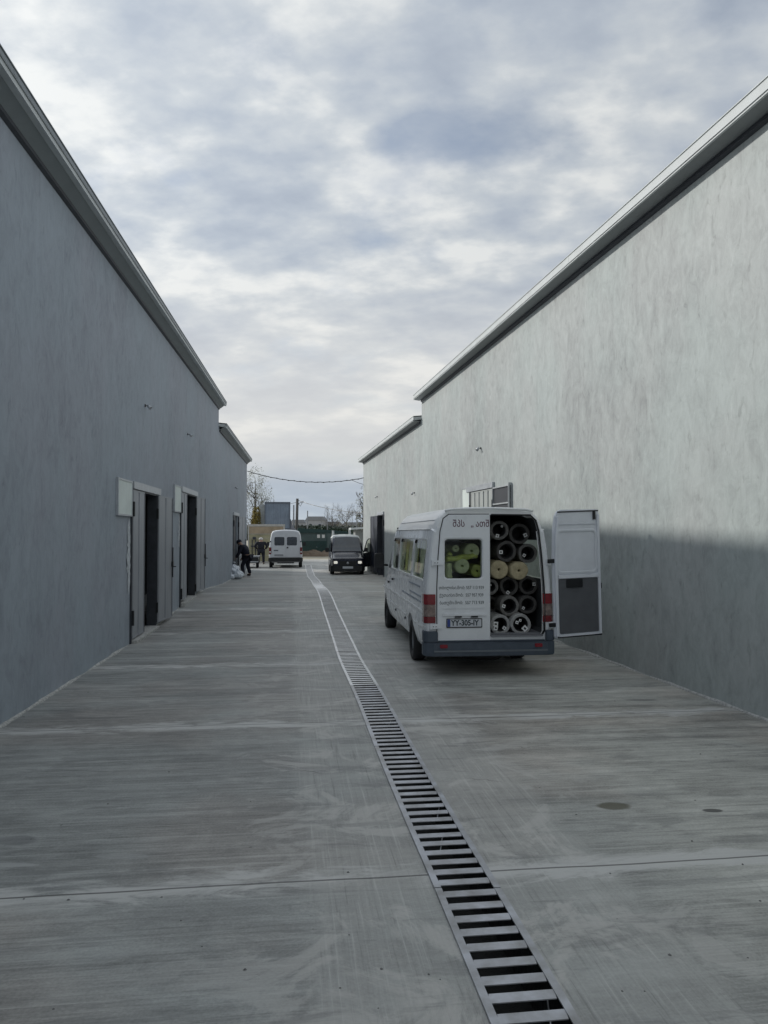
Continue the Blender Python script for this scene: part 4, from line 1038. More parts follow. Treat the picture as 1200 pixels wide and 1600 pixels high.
# ------------------------------------------------------------ small vans
def small_van(name, loc, rz, label, m_body, W2, H, Lc, lights):
    """W2 half width, H height, rear at y=0, front at y=Lc"""
    t_ = empty(name, loc, rz, label, 'van')
    k = H / 2.0; q = W2 / .90
    hp = [(0, .28), (.70, .28), (.84, .32), (.875, .45), (.895, .62), (.90, .85), (.89, 1.02), (.855, 1.3), (.81, 1.6), (.77, 1.80), (.70, 1.915), (.55, 1.965), (.25, 1.99), (0, 2.0)]
    def sec(y, ws=1, zt=2.0, zl=0):
        return (y, [(x * ws * q, k * ((z if z < .8 else .8 + (z - .8) * (zt - .8) / 1.2) + (zl if z < .5 else 0))) for x, z in hp])
    f = Lc
    S_ = [sec(0, .93, 1.93, .1), sec(.03, .965, 1.965, .06), sec(.12, .99, 1.99), sec(.3, 1), sec(1.5, 1), sec(f - 1.95, 1), sec(f - 1.75, .99, 1.97), sec(f - 1.55, .985, 1.88), sec(f - 1.1, .975, 1.30), sec(f - .9, .97, 1.10), sec(f - .8, .97, 1.03), sec(f - .4, .95, .94), sec(f - .15, .92, .86), sec(f - .04, .86, .835, .05), sec(f, .78, .815, .12)]
    body = loft('body', S_, m_body, t_)
    cs = []
    for wy in (.80, f - .85):
        for s_ in (-1, 1):
            c_ = MB(); c_.tube([(s_ * .62 * q, wy, .34), (s_ * 1.3, wy, .34)], .385, 24); cs.append(c_.build('c', M_black, t_))
    cut(body, cs); smooth_angle(body, 30)
    for wy in (.80, f - .85):
        for s_ in (-1, 1): wheel(t_, s_ * .885 * q, wy, .315, .2, s_)
    b_ = MB(); b_.box(-.5, .5, .3, f - .3, .22 * k, .285 * k); b_.build('underbody', M_black, t_)
    def hwz(z): 
        z /= k
        for (x0, z0), (x1, z1) in zip(hp[3:], hp[4:]):
            if z0 <= z <= z1: return q * (x0 + (x1 - x0) * (z - z0) / (z1 - z0))
        return q * .7
    # side glass both sides
    def patch(pts, s_, m_, nm):
        b_ = MB(); n_ = len(pts); v = [(s_ * (hwz(z) + .008), y, z) for y, z in pts] + [(s_ * (hwz(z) - .012), y, z) for y, z in pts]
        b_.add(v, [tuple(range(n_)), tuple(range(2 * n_ - 1, n_ - 1, -1))] + [(i, n_ + i, n_ + (i + 1) % n_, (i + 1) % n_) for i in range(n_)]); return b_.build(nm, m_, t_)
    z0, z1 = 1.12 * k, 1.68 * k
    for s_ in (-1, 1):
        patch(rrect(.35, 1.5, z0, z1, .06), s_, M_dglass, 'window'); patch(rrect(1.6, f - 2.0, z0, z1, .06), s_, M_dglass, 'window')
        patch([(f - 1.92, z0), (f - 1.18, z0), (f - 1.5, z1 - .1 * k), (f - 1.75, z1), (f - 1.92, z1)], s_, M_dglass, 'window')
    # windscreen over the slanted front
    def fy(z, x):   # y on the windscreen slope
        z /= k; 
        a = [(1.10, f - .90), (1.30, f - 1.1), (1.88, f - 1.55)]
        for (za, ya), (zb, yb) in zip(a, a[1:]):
            if z <= zb: return ya + (yb - ya) * (z - za) / (zb - za)
        return a[-1][1]
    b_ = MB(); v = []; n_ = 8; mrow = 6
    for j in range(mrow + 1):
        z = k * (1.13 + (1.84 - 1.13) * j / mrow); wd = (hwz(min(z, 1.7 * k)) - .09 - .06 * j / mrow)
        for i in range(n_ + 1):
            u = -1 + 2 * i / n_; v.append((u * wd, fy(z, u) + .018 - .0 * u * u, z + .012))
    b_.add(v, [(j * (n_ + 1) + i, j * (n_ + 1) + i + 1, (j + 1) * (n_ + 1) + i + 1, (j + 1) * (n_ + 1) + i) for j in range(mrow) for i in range(n_)], 0, True)
    b_.build('windscreen', mat('windscreen_glass', (0.035, 0.048, 0.062), 0.1, 0, 0.2, 3, spec=.8), t_)
    for s_ in (-1, 1):
        b_ = MB(); b_.prism(rrect(s_ * (W2 + .14) - .09, s_ * (W2 + .14) + .09, 1.10 * k, 1.32 * k, .04), f - 1.3, f - 1.22, 'y'); b_.tube([(s_ * (W2 - .04), f - 1.25, 1.14 * k), (s_ * (W2 + .08), f - 1.25, 1.16 * k)], .025, 6); b_.build('mirror', M_black, t_, bevel=.01)
    return t_, k, q, hwz
# white van seen from behind
wv_p = at(446.5, 887, 45.8); wv_p.z = 0
M_white2 = mat('white_van_paint', (0.60, 0.62, 0.65), 0.35, 0, .05, 2, coat=.3)
t_, k, q, hwz = small_van('parked_van', wv_p, math.atan(.115), 'small white van seen from behind near the end of the yard', M_white2, 1.0, 2.27, 4.4, True)
for s_ in (-1, 1):
    b_ = MB(); x0, x1 = sorted((s_ * .012, s_ * .80))
    b_.prism([(x0, .62), (x1, .62), (x1, 1.2), (x1 - (.07 if s_ > 0 else 0), 2.06), (x0 + (.07 if s_ < 0 else 0), 2.06), (x0, 1.2)], -.022, .01, 'y')
    dd = b_.build('rear_door', M_white2, t_, bevel=.01)
    cx = s_ * .37
    MB().prism(rrect(cx - .295, cx + .295, 1.33, 1.83, .07), -.030, -.021, 'y').build('window', M_dglass, dd)
    if s_ > 0: MB().box(.06, .16, -.05, -.022, 1.16, 1.24).build('handle', M_black, dd)
    else:
        MB().box(-.66, -.14, -.034, -.021, .70, .80).build('number_plate', mat('plate_grey', (.26, .27, .29), .5), dd)
        MB().box(-.70, -.44, -.030, -.021, 1.0, 1.06).build('badge', M_bumper, dd)
    b_ = MB(); x0, x1 = sorted((s_ * .845, s_ * .985)); b_.box(x0, x1, -.03, .16, .80, 1.22); tl = b_.build('tail_lamp', M_redd, t_, bevel=.02)
    b_ = MB(); x0, x1 = sorted((s_ * .87, s_ * .96)); b_.box(x0, x1, -.045, -.028, .90, .985); b_.build('lens', M_trim, tl, bevel=.01)
    b_ = MB(); x0, x1 = sorted((s_ * .86, s_ * .93)); b_.box(x0, x1, -.02, .03, 1.52, 1.60); b_.build('hinge', M_bumper, t_)
b_ = MB(); b_.prism([(-1.02, .25), (-1.02, -.02), (-.9, -.09), (.9, -.09), (1.02, -.02), (1.02, .25), (.9, .25), (.9, 0), (-.9, 0), (-.9, .25)], .36, .60, 'z'); b_.build('rear_bumper', M_black, t_, bevel=.02)
# dark van facing the camera
dv_p = at(543.5, 898, 38.2); dv_p.z = 0.0
M_dkpaint = mat('dark_van_paint', (0.022, 0.026, 0.045), 0.25, 0.2, .1, 3, coat=.6)
LC = 4.3
rzd = math.pi + math.atan(.10)
dirv = Vector((math.sin(math.atan(.10)), -math.cos(math.atan(.10)), 0))   # nose direction
loc_d = dv_p - dirv * LC
t_, k, q, hwz = small_van('delivery_van', loc_d, rzd, 'dark van facing us with lit headlights and its driver side door open', M_dkpaint, .86, 2.0, LC, True)
M_head = emis('headlamp_lit', (1.0, .97, .85), 0.45)
for s_ in (-1, 1):
    b_ = MB(); b_.prism(rrect(s_ * .60 - .13, s_ * .60 + .13, .52, .72, .05), LC - .10, LC - .005, 'y'); hl = b_.build('headlight', M_lens, t_, bevel=.01)
    b_ = MB(); b_.prism(rrect(s_ * .60 - .09, s_ * .60 + .09, .55, .68, .04), LC - .004, LC + .01, 'y'); b_.build('lamp_glass', M_head, hl)
b_ = MB(); b_.prism(rrect(-.42, .42, .46, .68, .04), LC - .05, LC + .012, 'y'); gr_ = b_.build('grille', M_black, t_)
b_ = MB(); b_.ring([(.001, LC + .013), (.06, LC + .013), (.06, LC + .03), (.001, LC + .03)], 'y', 16, centre=(0, 0, .58)); b_.build('badge', M_steel, gr_)
b_ = MB(); b_.prism([(-.88, LC - .3), (-.86, LC - .02), (-.7, LC + .07), (.7, LC + .07), (.86, LC - .02), (.88, LC - .3)], .18, .45, 'z'); fb = b_.build('front_bumper', M_black, t_, bevel=.03)
b_ = MB(); b_.box(-.26, .26, LC + .071, LC + .085, .31, .42); b_.build('number_plate', M_plate, t_)
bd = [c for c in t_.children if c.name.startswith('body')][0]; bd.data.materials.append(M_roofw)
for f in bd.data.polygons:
    if f.center.z > 1.80: f.material_index = 1  # roof faces painted white for the sun's gloss on the dark body
b_ = MB(); b_.prism([(.50, 1.30), (.62, 1.30), (.60, 1.55), (.50, 1.55)], LC - 1.35, LC - 1.28, 'y'); b_.build('windscreen_sticker', M_tagp, t_)
# its open front door, on the photograph's right
s_ = -1
b_ = MB(); dpts = [(0, .33), (1.0, .33), (1.02, .95), (1.0, 1.12), (0, 1.05)]
b_.prism(dpts, -.03, .03, 'x'); od = b_.build('front_door', M_dkpaint, t_, bevel=.01)
od['label'] = 'front door standing open'
f_ = MB(); f_.tube([(0, .02, 1.08), (0, .45, 1.66), (0, .62, 1.76), (0, .93, 1.78), (0, 1.0, 1.12)], .03, 8); f_.build('window_frame', M_dkpaint, od)
b_ = MB(); b_.prism([(.05, 1.09), (.45, 1.64), (.63, 1.74), (.92, 1.76), (.98, 1.12)], -.004, .004, 'x'); b_.build('window', G_side, od)
b_ = MB(); b_.box(-.06, -.02, .2, .8, .75, .9); b_.build('arm_rest', M_black, od)
# van local +x is world -x (turned round): photo right = local -x ... hinge near the front
od.location = (-.86, LC - 1.12, 0); od.rotation_euler = (0, 0, R(180 - 28))
# ------------------------------------------------------------ people
M_skin = mat('skin', (0.42, 0.26, 0.19), .6, var=.1); M_cloth = mat('black_cloth', (0.012, 0.014, 0.02), .9, var=.3); M_cloth2 = mat('navy_cloth', (0.010, 0.012, 0.024), .9, var=.3)
M_shoe = mat('shoe', (0.01, 0.01, 0.01), .5, var=.2); M_hair = mat('grey_hair', (0.55, 0.53, 0.50), .9, var=.2); M_hairb = mat('black_hair', (0.01, 0.01, 0.01), .8, var=.2)
M_tan = mat('tan_cloth', (0.20, 0.13, 0.10), .9, var=.2)
def skin(name, pts, edges, rad, m, parent, root=0, sub=1):
    me = bpy.data.meshes.new(name); me.from_pydata(pts, edges, []); me.update(); o = bpy.data.objects.new(name, me); col.objects.link(o)
    md = o.modifiers.new('s', 'SKIN'); md.use_smooth_shade = True
    if not me.skin_vertices: bm = bmesh.new(); bm.from_mesh(me); bm.verts.layers.skin.verify(); bm.to_mesh(me); bm.free()
    sv = me.skin_vertices[0].data
    for i, r in enumerate(rad):
        sv[i].radius = (r, r) if not isinstance(r, tuple) else r; sv[i].use_root = (i == root)
    ss = o.modifiers.new('u', 'SUBSURF'); ss.levels = sub; ss.render_levels = sub
    applied(o); o.data.materials.clear(); o.data.materials.append(m); o.parent = parent
    for p in o.data.polygons: p.use_smooth = True
    return o
def person(loc, rz, label, J, jacket, trousers, hair, scale=(1, 1), hood=False):
    """J: joint dict in metres, facing +y"""
    t_ = empty('person', loc, rz, label, 'person'); t_.scale = (scale[0], scale[0], scale[1])
    nm = ['pelvis', 'belly', 'chest', 'neck', 'head', 'crown', 'shL', 'elL', 'wrL', 'shR', 'elR', 'wrR', 'hipL', 'knL', 'anL', 'toL', 'hipR', 'knR', 'anR', 'toR']
    P = [Vector(J[n]) for n in nm]; ix = {n: i for i, n in enumerate(nm)}
    E = [('pelvis', 'belly'), ('belly', 'chest'), ('chest', 'neck'), ('neck', 'head'), ('head', 'crown'), ('chest', 'shL'), ('shL', 'elL'), ('elL', 'wrL'), ('chest', 'shR'), ('shR', 'elR'), ('elR', 'wrR'), ('pelvis', 'hipL'), ('hipL', 'knL'), ('knL', 'anL'), ('anL', 'toL'), ('pelvis', 'hipR'), ('hipR', 'knR'), ('knR', 'anR'), ('anR', 'toR')]
    rad = dict(pelvis=.10, belly=.10, chest=.12, neck=.055, head=.085, crown=.07, shL=.06, elL=.042, wrL=.028, hipL=.085, knL=.055, anL=.04, toL=.035)
    rd = [rad.get(n, rad.get(n[:-1] + 'L', .05)) for n in nm]; ed = [(ix[a], ix[b]) for a, b in E]
    for s_ in 'LR':      # hands: palm then four fingers and a thumb, slightly curled
        wv_, el = Vector(J['wr' + s_]), Vector(J['el' + s_]); d = (wv_ - el).normalized(); side = d.cross(Vector((0, 1, 0))).normalized(); fw = side.cross(d).normalized()
        iw = ix['wr' + s_]; P.append(wv_ + d * .07); rd.append(.030); ip = len(P) - 1; ed.append((iw, ip))
        for q, ln in zip((-.026, -.009, .009, .026), (.065, .08, .075, .055)):
            b0 = P[ip] + fw * q + d * .02; P.append(b0); rd.append(.011); ed.append((ip, len(P) - 1))
            P.append(b0 + d * ln * .6 + side * .008); rd.append(.009); ed.append((len(P) - 2, len(P) - 1)); P.append(b0 + d * ln + side * .022); rd.append(.008); ed.append((len(P) - 2, len(P) - 1))
        P.append(wv_ + d * .03 + fw * .04); rd.append(.011); ed.append((iw, len(P) - 1)); P.append(wv_ + d * .07 + fw * .062); rd.append(.009); ed.append((len(P) - 2, len(P) - 1))
    body = skin('body', P, ed, rd, M_skin, t_)
    # face: nose, ears and eyes on the head, hair above
    hd = Vector(J['head']); up = (Vector(J['crown']) - hd).normalized(); fwd = Vector(J.get('look', (0, 1, 0))).normalized(); rt = fwd.cross(up).normalized()
    fc = MB(); c = hd + up * .02
    fc.tube([c + fwd * .085 + up * .03, c + fwd * .112 - up * .01, c + fwd * .085 - up * .02], [.008, .014, .008], 6)
    for s_ in (-1, 1): fc.tube([c + rt * s_ * .088 + up * .02, c + rt * s_ * .1 + up * .0, c + rt * s_ * .088 - up * .03], [.01, .016, .008], 6)
    fc.build('face', M_skin, t_)
    ey = MB()
    for s_ in (-1, 1): ey.tube([c + rt * s_ * .032 + fwd * .082 + up * .028, c + rt * s_ * .032 + fwd * .092 + up * .028], .009, 8)
    ey.tube([c + rt * -.025 + fwd * .088 - up * .05, c + rt * .025 + fwd * .088 - up * .05], .005, 5); ey.build('eyes_and_mouth', M_shoe, t_)
    hb_ = MB(); n_ = 10
    for i in range(5):
        th = i / 4 * 1.5; pass
    hv = []; hf = []
    for i in range(7):
        th = i / 6 * R(115)
        for j in range(14):
            ph = 2 * math.pi * j / 14; dd = rt * math.sin(th) * math.cos(ph) + (-fwd) * math.sin(th) * math.sin(ph) + up * math.cos(th)
            if dd.dot(fwd) > .45 and th > 1.0: dd = (dd - fwd * .35).normalized()
            hv.append(c + up * .045 + dd * (.108 + .004 * math.sin(5 * ph)))
    for i in range(6):
        for j in range(14): hf.append((i * 14 + j, i * 14 + (j + 1) % 14, (i + 1) * 14 + (j + 1) % 14, (i + 1) * 14 + j))
    hb_.add(hv, hf, 0, True); hb_.build('hood' if hood else 'hair', hair, t_)
    jn = ['pelvis', 'belly', 'chest', 'neck', 'shL', 'elL', 'wrL', 'shR', 'elR', 'wrR']; jr = dict(pelvis=.19, belly=.175, chest=.175, neck=.085, shL=.095, elL=.07, wrL=.055)
    Q = [Vector(J[n]) for n in jn]; Q[3] = Q[3] - Vector((0, 0, .03)); jx = {n: i for i, n in enumerate(jn)}
    skin('jacket', Q, [(jx[a], jx[b]) for a, b in E if a in jx and b in jx], [jr.get(n, jr.get(n[:-1] + 'L', .06)) for n in jn], jacket, t_)
    tn = ['pelvis', 'hipL', 'knL', 'anL', 'hipR', 'knR', 'anR']; tr = dict(pelvis=.165, hipL=.115, knL=.08, anL=.065); Q = [Vector(J[n]) for n in tn]; jx = {n: i for i, n in enumerate(tn)}
    skin('trousers', Q, [(jx[a], jx[b]) for a, b in E if a in jx and b in jx], [tr.get(n, tr.get(n[:-1] + 'L', .06)) for n in tn], trousers, t_)
    for s_ in 'LR': skin('shoe', [Vector(J['an' + s_]) - Vector((0, 0.03, .035)), Vector(J['to' + s_])], [(0, 1)], [.055, .045], M_shoe, t_)
    return t_
stand = dict(pelvis=(0, 0, .95), belly=(0, .01, 1.12), chest=(0, 0, 1.34), neck=(0, 0, 1.50), head=(0, .02, 1.60), crown=(0, .02, 1.70), shL=(-.19, 0, 1.43), elL=(-.31, -.06, 1.18), wrL=(-.20, .12, 1.02), shR=(.19, 0, 1.43), elR=(.31, -.06, 1.18), wrR=(.22, .12, 1.0),
             hipL=(-.10, 0, .9), knL=(-.12, .02, .49), anL=(-.12, -.02, .08), toL=(-.14, .14, .045), hipR=(.10, 0, .9), knR=(.12, .02, .49), anR=(.13, -.02, .08), toR=(.15, .14, .045))
p_ = at(408, 881, 51.0); p_.z = 0
person(p_, R(10), 'person in black standing upright with grey hair, elbows out, beside the small white van', stand, M_cloth, M_cloth, M_hair, (1.32, 1.0))
bend = dict(pelvis=(0, -.08, .91), belly=(0, .0, 1.07), chest=(0, .07, 1.27), neck=(0, .14, 1.42), head=(0, .21, 1.49), crown=(0, .25, 1.58), look=(0, .8, -.6), shL=(-.19, .08, 1.34), elL=(-.27, .12, 1.05), wrL=(-.24, .26, .83), shR=(.19, .08, 1.34), elR=(.28, .06, 1.05), wrR=(.25, .2, .82),
            hipL=(-.10, -.10, .84), knL=(-.12, .06, .47), anL=(-.13, .0, .08), toL=(-.14, .15, .045), hipR=(.10, -.10, .86), knR=(.12, -.06, .47), anR=(.13, -.16, .085), toR=(.14, -.02, .045))
p_ = at(383, 899, 37.2); p_.z = 0
person(p_, R(78), 'hooded person in dark clothes stooping beside the white sacks at the left wall', bend, M_cloth2, M_cloth2, M_cloth2, (1.3, 1.06), hood=True)
p_ = at(420, 876, 56.0); p_.z = 0
person(p_, R(60), 'person in a brown outfit leaning, half hidden behind the small white van', bend, M_tan, M_tan, M_hairb, (1, 1))

# ------------------------------------------------------------ sacks, trailer
M_bag = mat('white_sack', (0.66, 0.70, 0.74), .45, 0, .12, 9, .5)
def sack(p, r, h, label, seed):
    t_ = empty('plastic_sack', p, seed, label, 'sack', 'white sacks against the left wall')
    bm = bmesh.new(); bmesh.ops.create_icosphere(bm, subdivisions=4, radius=1)
    for v in bm.verts:
        d = v.co.copy(); n_ = noise.noise(d * 2.3 + Vector((seed, 0, 0))) * .28 + noise.noise(d * 6 + Vector((0, seed, 0))) * .10
        top = max(0, d.z) ** 2; f = (1 + n_) * (1 - .45 * top)
        v.co = Vector((d.x * r * f, d.y * r * f, max(0.0, (d.z * .5 + .5) * h * (1 + n_ * .4))))
    me = bpy.data.meshes.new('sack_body'); bm.to_mesh(me); bm.free(); me.materials.append(M_bag)
    for p2 in me.polygons: p2.use_smooth = True
    o = bpy.data.objects.new('sack_body', me); col.objects.link(o); o.parent = t_
    b_ = MB(); b_.tube([(0, 0, h * .92), (.01, 0, h * 1.0), (0.05, .02, h * 1.12)], [.05, .03, .07], 10); b_.build('tied_neck', M_bag, t_)
pb_ = at(366, 904, 35.0); pb_.z = 0
sack(pb_, .27, .66, 'taller white sack with a tied neck, against the left wall', 1.0)
sack(Vector((pb_.x + .28, pb_.y - .35, 0)), .22, .40, 'low slumped white sack at the feet of the stooping person', 2.3)
sack(Vector((pb_.x - .02, pb_.y - .55, 0)), .18, .25, 'smallest white sack lying in front of the taller one', 4.1)

tr_p = at(388, 887, 45.4); tr_p.z = 0
t_ = empty('flat_trailer', tr_p, math.atan(.115), 'low dark flat trailer with pale edges behind the stooping person', 'trailer')
b_ = MB(); b_.box(-.75, .62, 0, 2.4, .62, .68); b_.build('deck', M_lining, t_, bevel=.01)
b_ = MB(); b_.box(-.75, .62, -.03, -.001, .66, .72); b_.box(-.70, .60, -.04, -.001, .34, .40); b_.build('edge_strip', M_galv, t_)
b_ = MB(); b_.box(-.68, .55, .05, 2.3, .36, .60); b_.box(-.72, .60, -.001, .1, .30, .60); b_.build('chassis', M_black, t_)
for s_, x in ((-1, -.72), (1, .60)): wheel(t_, x, .5, .26, .16, s_)
b_ = MB(); b_.ring([(.001, -.06), (.05, -.06), (.05, -.03), (.001, -.03)], 'y', 12, centre=(.35, 0, .22)); b_.build('tow_eye', M_steel, t_)

# ------------------------------------------------------------ containers, shed, canopy
M_tanb = mat('tan_sheet', (0.36, 0.28, 0.19), .7, var=.2, scale=2, stretch=(1, 1, 1)); M_olive = mat('olive_tan_sheet', (0.38, 0.35, 0.22), .7, var=.2, scale=2)
M_blue = mat('blue_grey_sheet', (0.20, 0.245, 0.31), .6, var=.15, scale=1.5); M_blued = mat('blue_grey_frame', (0.10, 0.12, 0.155), .6, var=.15)
M_green = mat('dark_green_sheet', (0.022, 0.06, 0.058), .55, var=.2, scale=2); M_greenl = mat('grey_green_sheet', (0.085, 0.125, 0.125), .55, var=.15, scale=2)
M_wood = mat('weathered_wood', (0.10, 0.095, 0.09), .9, var=.3, scale=8, stretch=(1, 1, .15)); M_pole = mat('grey_post', (0.20, 0.21, 0.22), .7, var=.2)
M_palepost = mat('pale_concrete_post', (0.42, 0.44, 0.43), .8, var=.15)
def container(name, p, rz, wd, ln, h, m_sheet, m_frame, label, vertical=True, n=14):
    t_ = empty(name, p, rz, label, 'container')
    b_ = MB(); pr = []; st = wd / n
    for i in range(n):
        x = -wd / 2 + .06 + (wd - .12) * i / n; s2 = (wd - .12) / n
        pr += [(x, .03), (x + s2 * .3, .03), (x + s2 * .45, .065), (x + s2 * .8, .065)]
    pr += [(wd / 2 - .06, .03)]
    poly = pr + [(wd / 2 - .03, .1), (wd / 2 - .03, ln - .05), (-wd / 2 + .03, ln - .05), (-wd / 2 + .03, .1)]
    b_.prism(poly, .10, h - .06, 'z'); b_.build('wall', m_sheet, t_)
    f_ = MB()
    for x in (-wd / 2, wd / 2 - .08): f_.box(x, x + .08, 0, .08, 0, h); f_.box(x, x + .08, ln - .08, ln, 0, h)
    f_.box(-wd / 2 + .08, wd / 2 - .08, 0, .08, 0, .12); f_.box(-wd / 2 + .08, wd / 2 - .08, 0, .08, h - .1, h)
    f_.build('frame', m_frame, t_)
    r_ = MB(); r_.box(-wd / 2 - .01, wd / 2 + .01, -.01, ln + .01, h + .001, h + .05); r_.build('roof', m_frame, t_)
    return t_
# tan cabin
p_ = at(416, 880, 53.0); p_.z = 0
M_whf = mat('off_white_frame', (0.48, 0.46, 0.42), .6, var=.1)
t_ = container('site_cabin', p_, math.atan(.12), 2.5, 4.0, 2.62, M_olive, M_whf, 'tan site cabin with off white corner post behind the person in black', n=2)
b_ = MB(); b_.box(-1.15, 1.17, -.005, .028, 2.02, 2.5); b_.build('upper_panel', M_tanb, t_)
b_ = MB(); b_.box(-1.15, 1.17, -.012, -.006, 1.98, 2.01)
for z in (.5, .9, 1.3, 1.7): b_.box(-1.15, 1.17, .0, .027, z, z + .02)
b_.build('rail', M_whf, t_)
b_ = MB()
for x in (-.95, -.72, -.45): b_.tube([(x, -.03, .55), (x, -.03, 1.6)], .035, 6)
b_.box(-1.05, -.40, -.05, -.0, 1.12, 1.2); b_.build('lock_rod', M_doord, t_)
b_ = MB(); b_.box(-.92, -.70, -.09, -.02, 1.62, 1.8); b_.build('lamp_box', M_doord, t_)
# stacked blue containers
p_ = at(433.5, 878, 65.0); p_.z = 0
container('lower_container', p_, math.atan(.135), 2.2, 5.9, 2.3, M_blued, M_blued, 'dark lower container carrying the blue grey one, mostly hidden by the tan cabin')
t_ = container('shipping_container', Vector((p_.x, p_.y, 2.36)), math.atan(.135), 2.16, 5.9, 2.28, M_blue, M_blued, 'blue grey corrugated container raised above the tan cabin')
b_ = MB(); b_.prism([(1.10, -.05), (1.12, .9), (1.22, .45), (1.42, .12), (1.65, -.05)], .2, 3.2, 'y')
tp = b_.build('grey_tarp', mat('grey_tarpaulin', (.22, .23, .27), .7, var=.15), None); tp.location = (p_.x, p_.y, 2.36); tp.rotation_euler = (0, 0, math.atan(.135)); tag(tp, 'grey tarpaulin flaring out from the foot of the blue grey container', 'tarpaulin')
b_ = MB(); b_.box(1.1, 1.66, .2, 3.2, 0, 2.29)
o = b_.build('crate_stack', M_blued, None, bevel=.03); o.location = (p_.x, p_.y, 0); o.rotation_euler = (0, 0, math.atan(.135)); tag(o, 'dark crate stack under the grey tarpaulin behind the small white van', 'crates')
p2 = at(409, 878, 67.0); p2.z = 0
b_ = MB(); b_.box(-.25, .28, 0, .6, 0, 4.55)
for z in (1.2, 2.4, 3.6): b_.box(-.27, .30, -.02, .62, z, z + .06)
o = b_.build('pale_cabinet_tower', mat('pale_grey_panel', (.36, .38, .38), .7, var=.2, scale=3), None); o.location = p2; o.rotation_euler = (0, 0, .13); tag(o, 'narrow pale panel tower just left of the blue grey container', 'panel tower')
# green shed
p_ = at(503, 866, 73.0); p_.z = 0
t_ = empty('green_shed', p_, math.atan(.12), 'dark green metal shed with two small white notices beyond the yard', 'shed')
b_ = MB(); b_.box(-2.1, 2.6, 0, 3.4, 0, 1.3)
for i in range(16): b_.box(-2.08 + i * .29, -2.0 + i * .29, -.025, -.0005, .05, 1.28)
b_.build('wall', M_green, t_)
b_ = MB(); b_.box(-2.1, 2.6, .02, 3.38, 1.302, 2.05); b_.build('upper_wall', M_greenl, t_)
b_ = MB(); b_.prism([(-2.3, 2.06), (2.7, 2.06), (2.7, 2.16), (.2, 2.38), (-2.3, 2.52)], -.1, 3.5, 'y'); b_.build('roof', M_green, t_)
for x in (-.45, .0):
    b_ = MB(); b_.box(x, x + .27, -.012, .018, 1.58, 1.9); b_.build('notice', M_tagp, t_, bevel=.005)
b_ = MB()
for (x, y) in ((-.5, .6), (.7, .55)): b_.ring([(.001, -.04), (.08, -.04), (.08, -.026), (.001, -.026)], 'y', 10, centre=(x, 0, y + .1))
b_.build('vent', M_greenl, t_)
# dark green hedge / fence screen
def leaf_crown(name, parent, m, centre, rad, n, size, seed, loc=None, hole=.25, flat=1.0):
    rnd = random.Random(seed); b_ = MB()
    for i in range(n):
        while True:
            d = Vector((rnd.uniform(-1, 1), rnd.uniform(-1, 1), rnd.uniform(-1, 1)))
            if d.length <= 1: break
        if noise.noise(d * 2.2 + Vector((seed, seed, 0))) < -hole + .3 * d.length - .25: continue
        k_ = 1 + .25 * noise.noise(d * 1.5 + Vector((seed, 0, 3)))
        p = Vector(centre) + Vector((d.x * rad[0] * k_, d.y * rad[1] * k_, d.z * rad[2] * k_))
        a = Vector((rnd.uniform(-1, 1), rnd.uniform(-1, 1), rnd.uniform(-1, 1))).normalized(); c_ = a.cross(Vector((rnd.uniform(-1, 1), rnd.uniform(-1, 1), 1))).normalized(); s_ = size * rnd.uniform(.5, 1.4)
        b_.add([p - a * s_, p + c_ * s_ * .5, p + a * s_, p - c_ * s_ * .5], [(0, 1, 2, 3)])
    return b_.build(name, m, parent)
M_hedge = mat('hedge_leaf', (0.035, 0.06, 0.035), .8, var=.4, scale=1.2); M_ochre = mat('autumn_leaf', (0.26, 0.21, 0.055), .8, var=.35, scale=1.5); M_paleleaf = mat('pale_leaf', (0.26, 0.26, 0.19), .8, var=.35, scale=1.5); M_bark = mat('bark', (0.10, 0.085, 0.075), .9, var=.3, scale=12)
hedge = leaf_crown('hedge', None, M_hedge, (0, 0, 0), (6.0, 1.2, 1.35), 9000, .16, 5, hole=1.0)
hedge.location = (-6.2, 84, 1.35); tag(hedge, 'long dark green hedge behind the green shed', 'hedge')
p_ = at(548, 866, 71.0); p_.z = 0
t_ = empty('screen_fence', p_, math.atan(.1), 'dark grey green sheet fence behind the dark van', 'fence')
b_ = MB(); b_.box(-2.2, 1.7, 0, .05, 0, 2.0); b_.build('sheet', M_greenl, t_)
b_ = MB()
for x in (-2.2, -1.2, -.2, .8, 1.65): b_.box(x - .03, x + .03, -.05, -.001, 0, 2.15)
b_.build('upright', M_green, t_)
# canopy at the right, white roof over vertical slats
p_ = at(564, 885, 56.0); p_.z = 0
t_ = empty('slatted_kiosk', p_, math.atan(.1), 'slatted booth with a white roof edge at the end of the right wall', 'booth')
b_ = MB(); b_.box(-.42, 1.6, 0, 2.2, 0, 2.28)
for i in range(12): b_.box(-.42 + i * .17, -.35 + i * .17, -.03, -.001, .0, 2.27)
b_.build('slat_wall', mat('grey_slat', (.25, .26, .25), .7, var=.2), t_)
b_ = MB(); b_.prism([(-.75, 2.30), (1.8, 2.45), (1.8, 2.60), (-.75, 2.44)], -.35, 2.5, 'y'); b_.build('roof', M_roofw, t_)
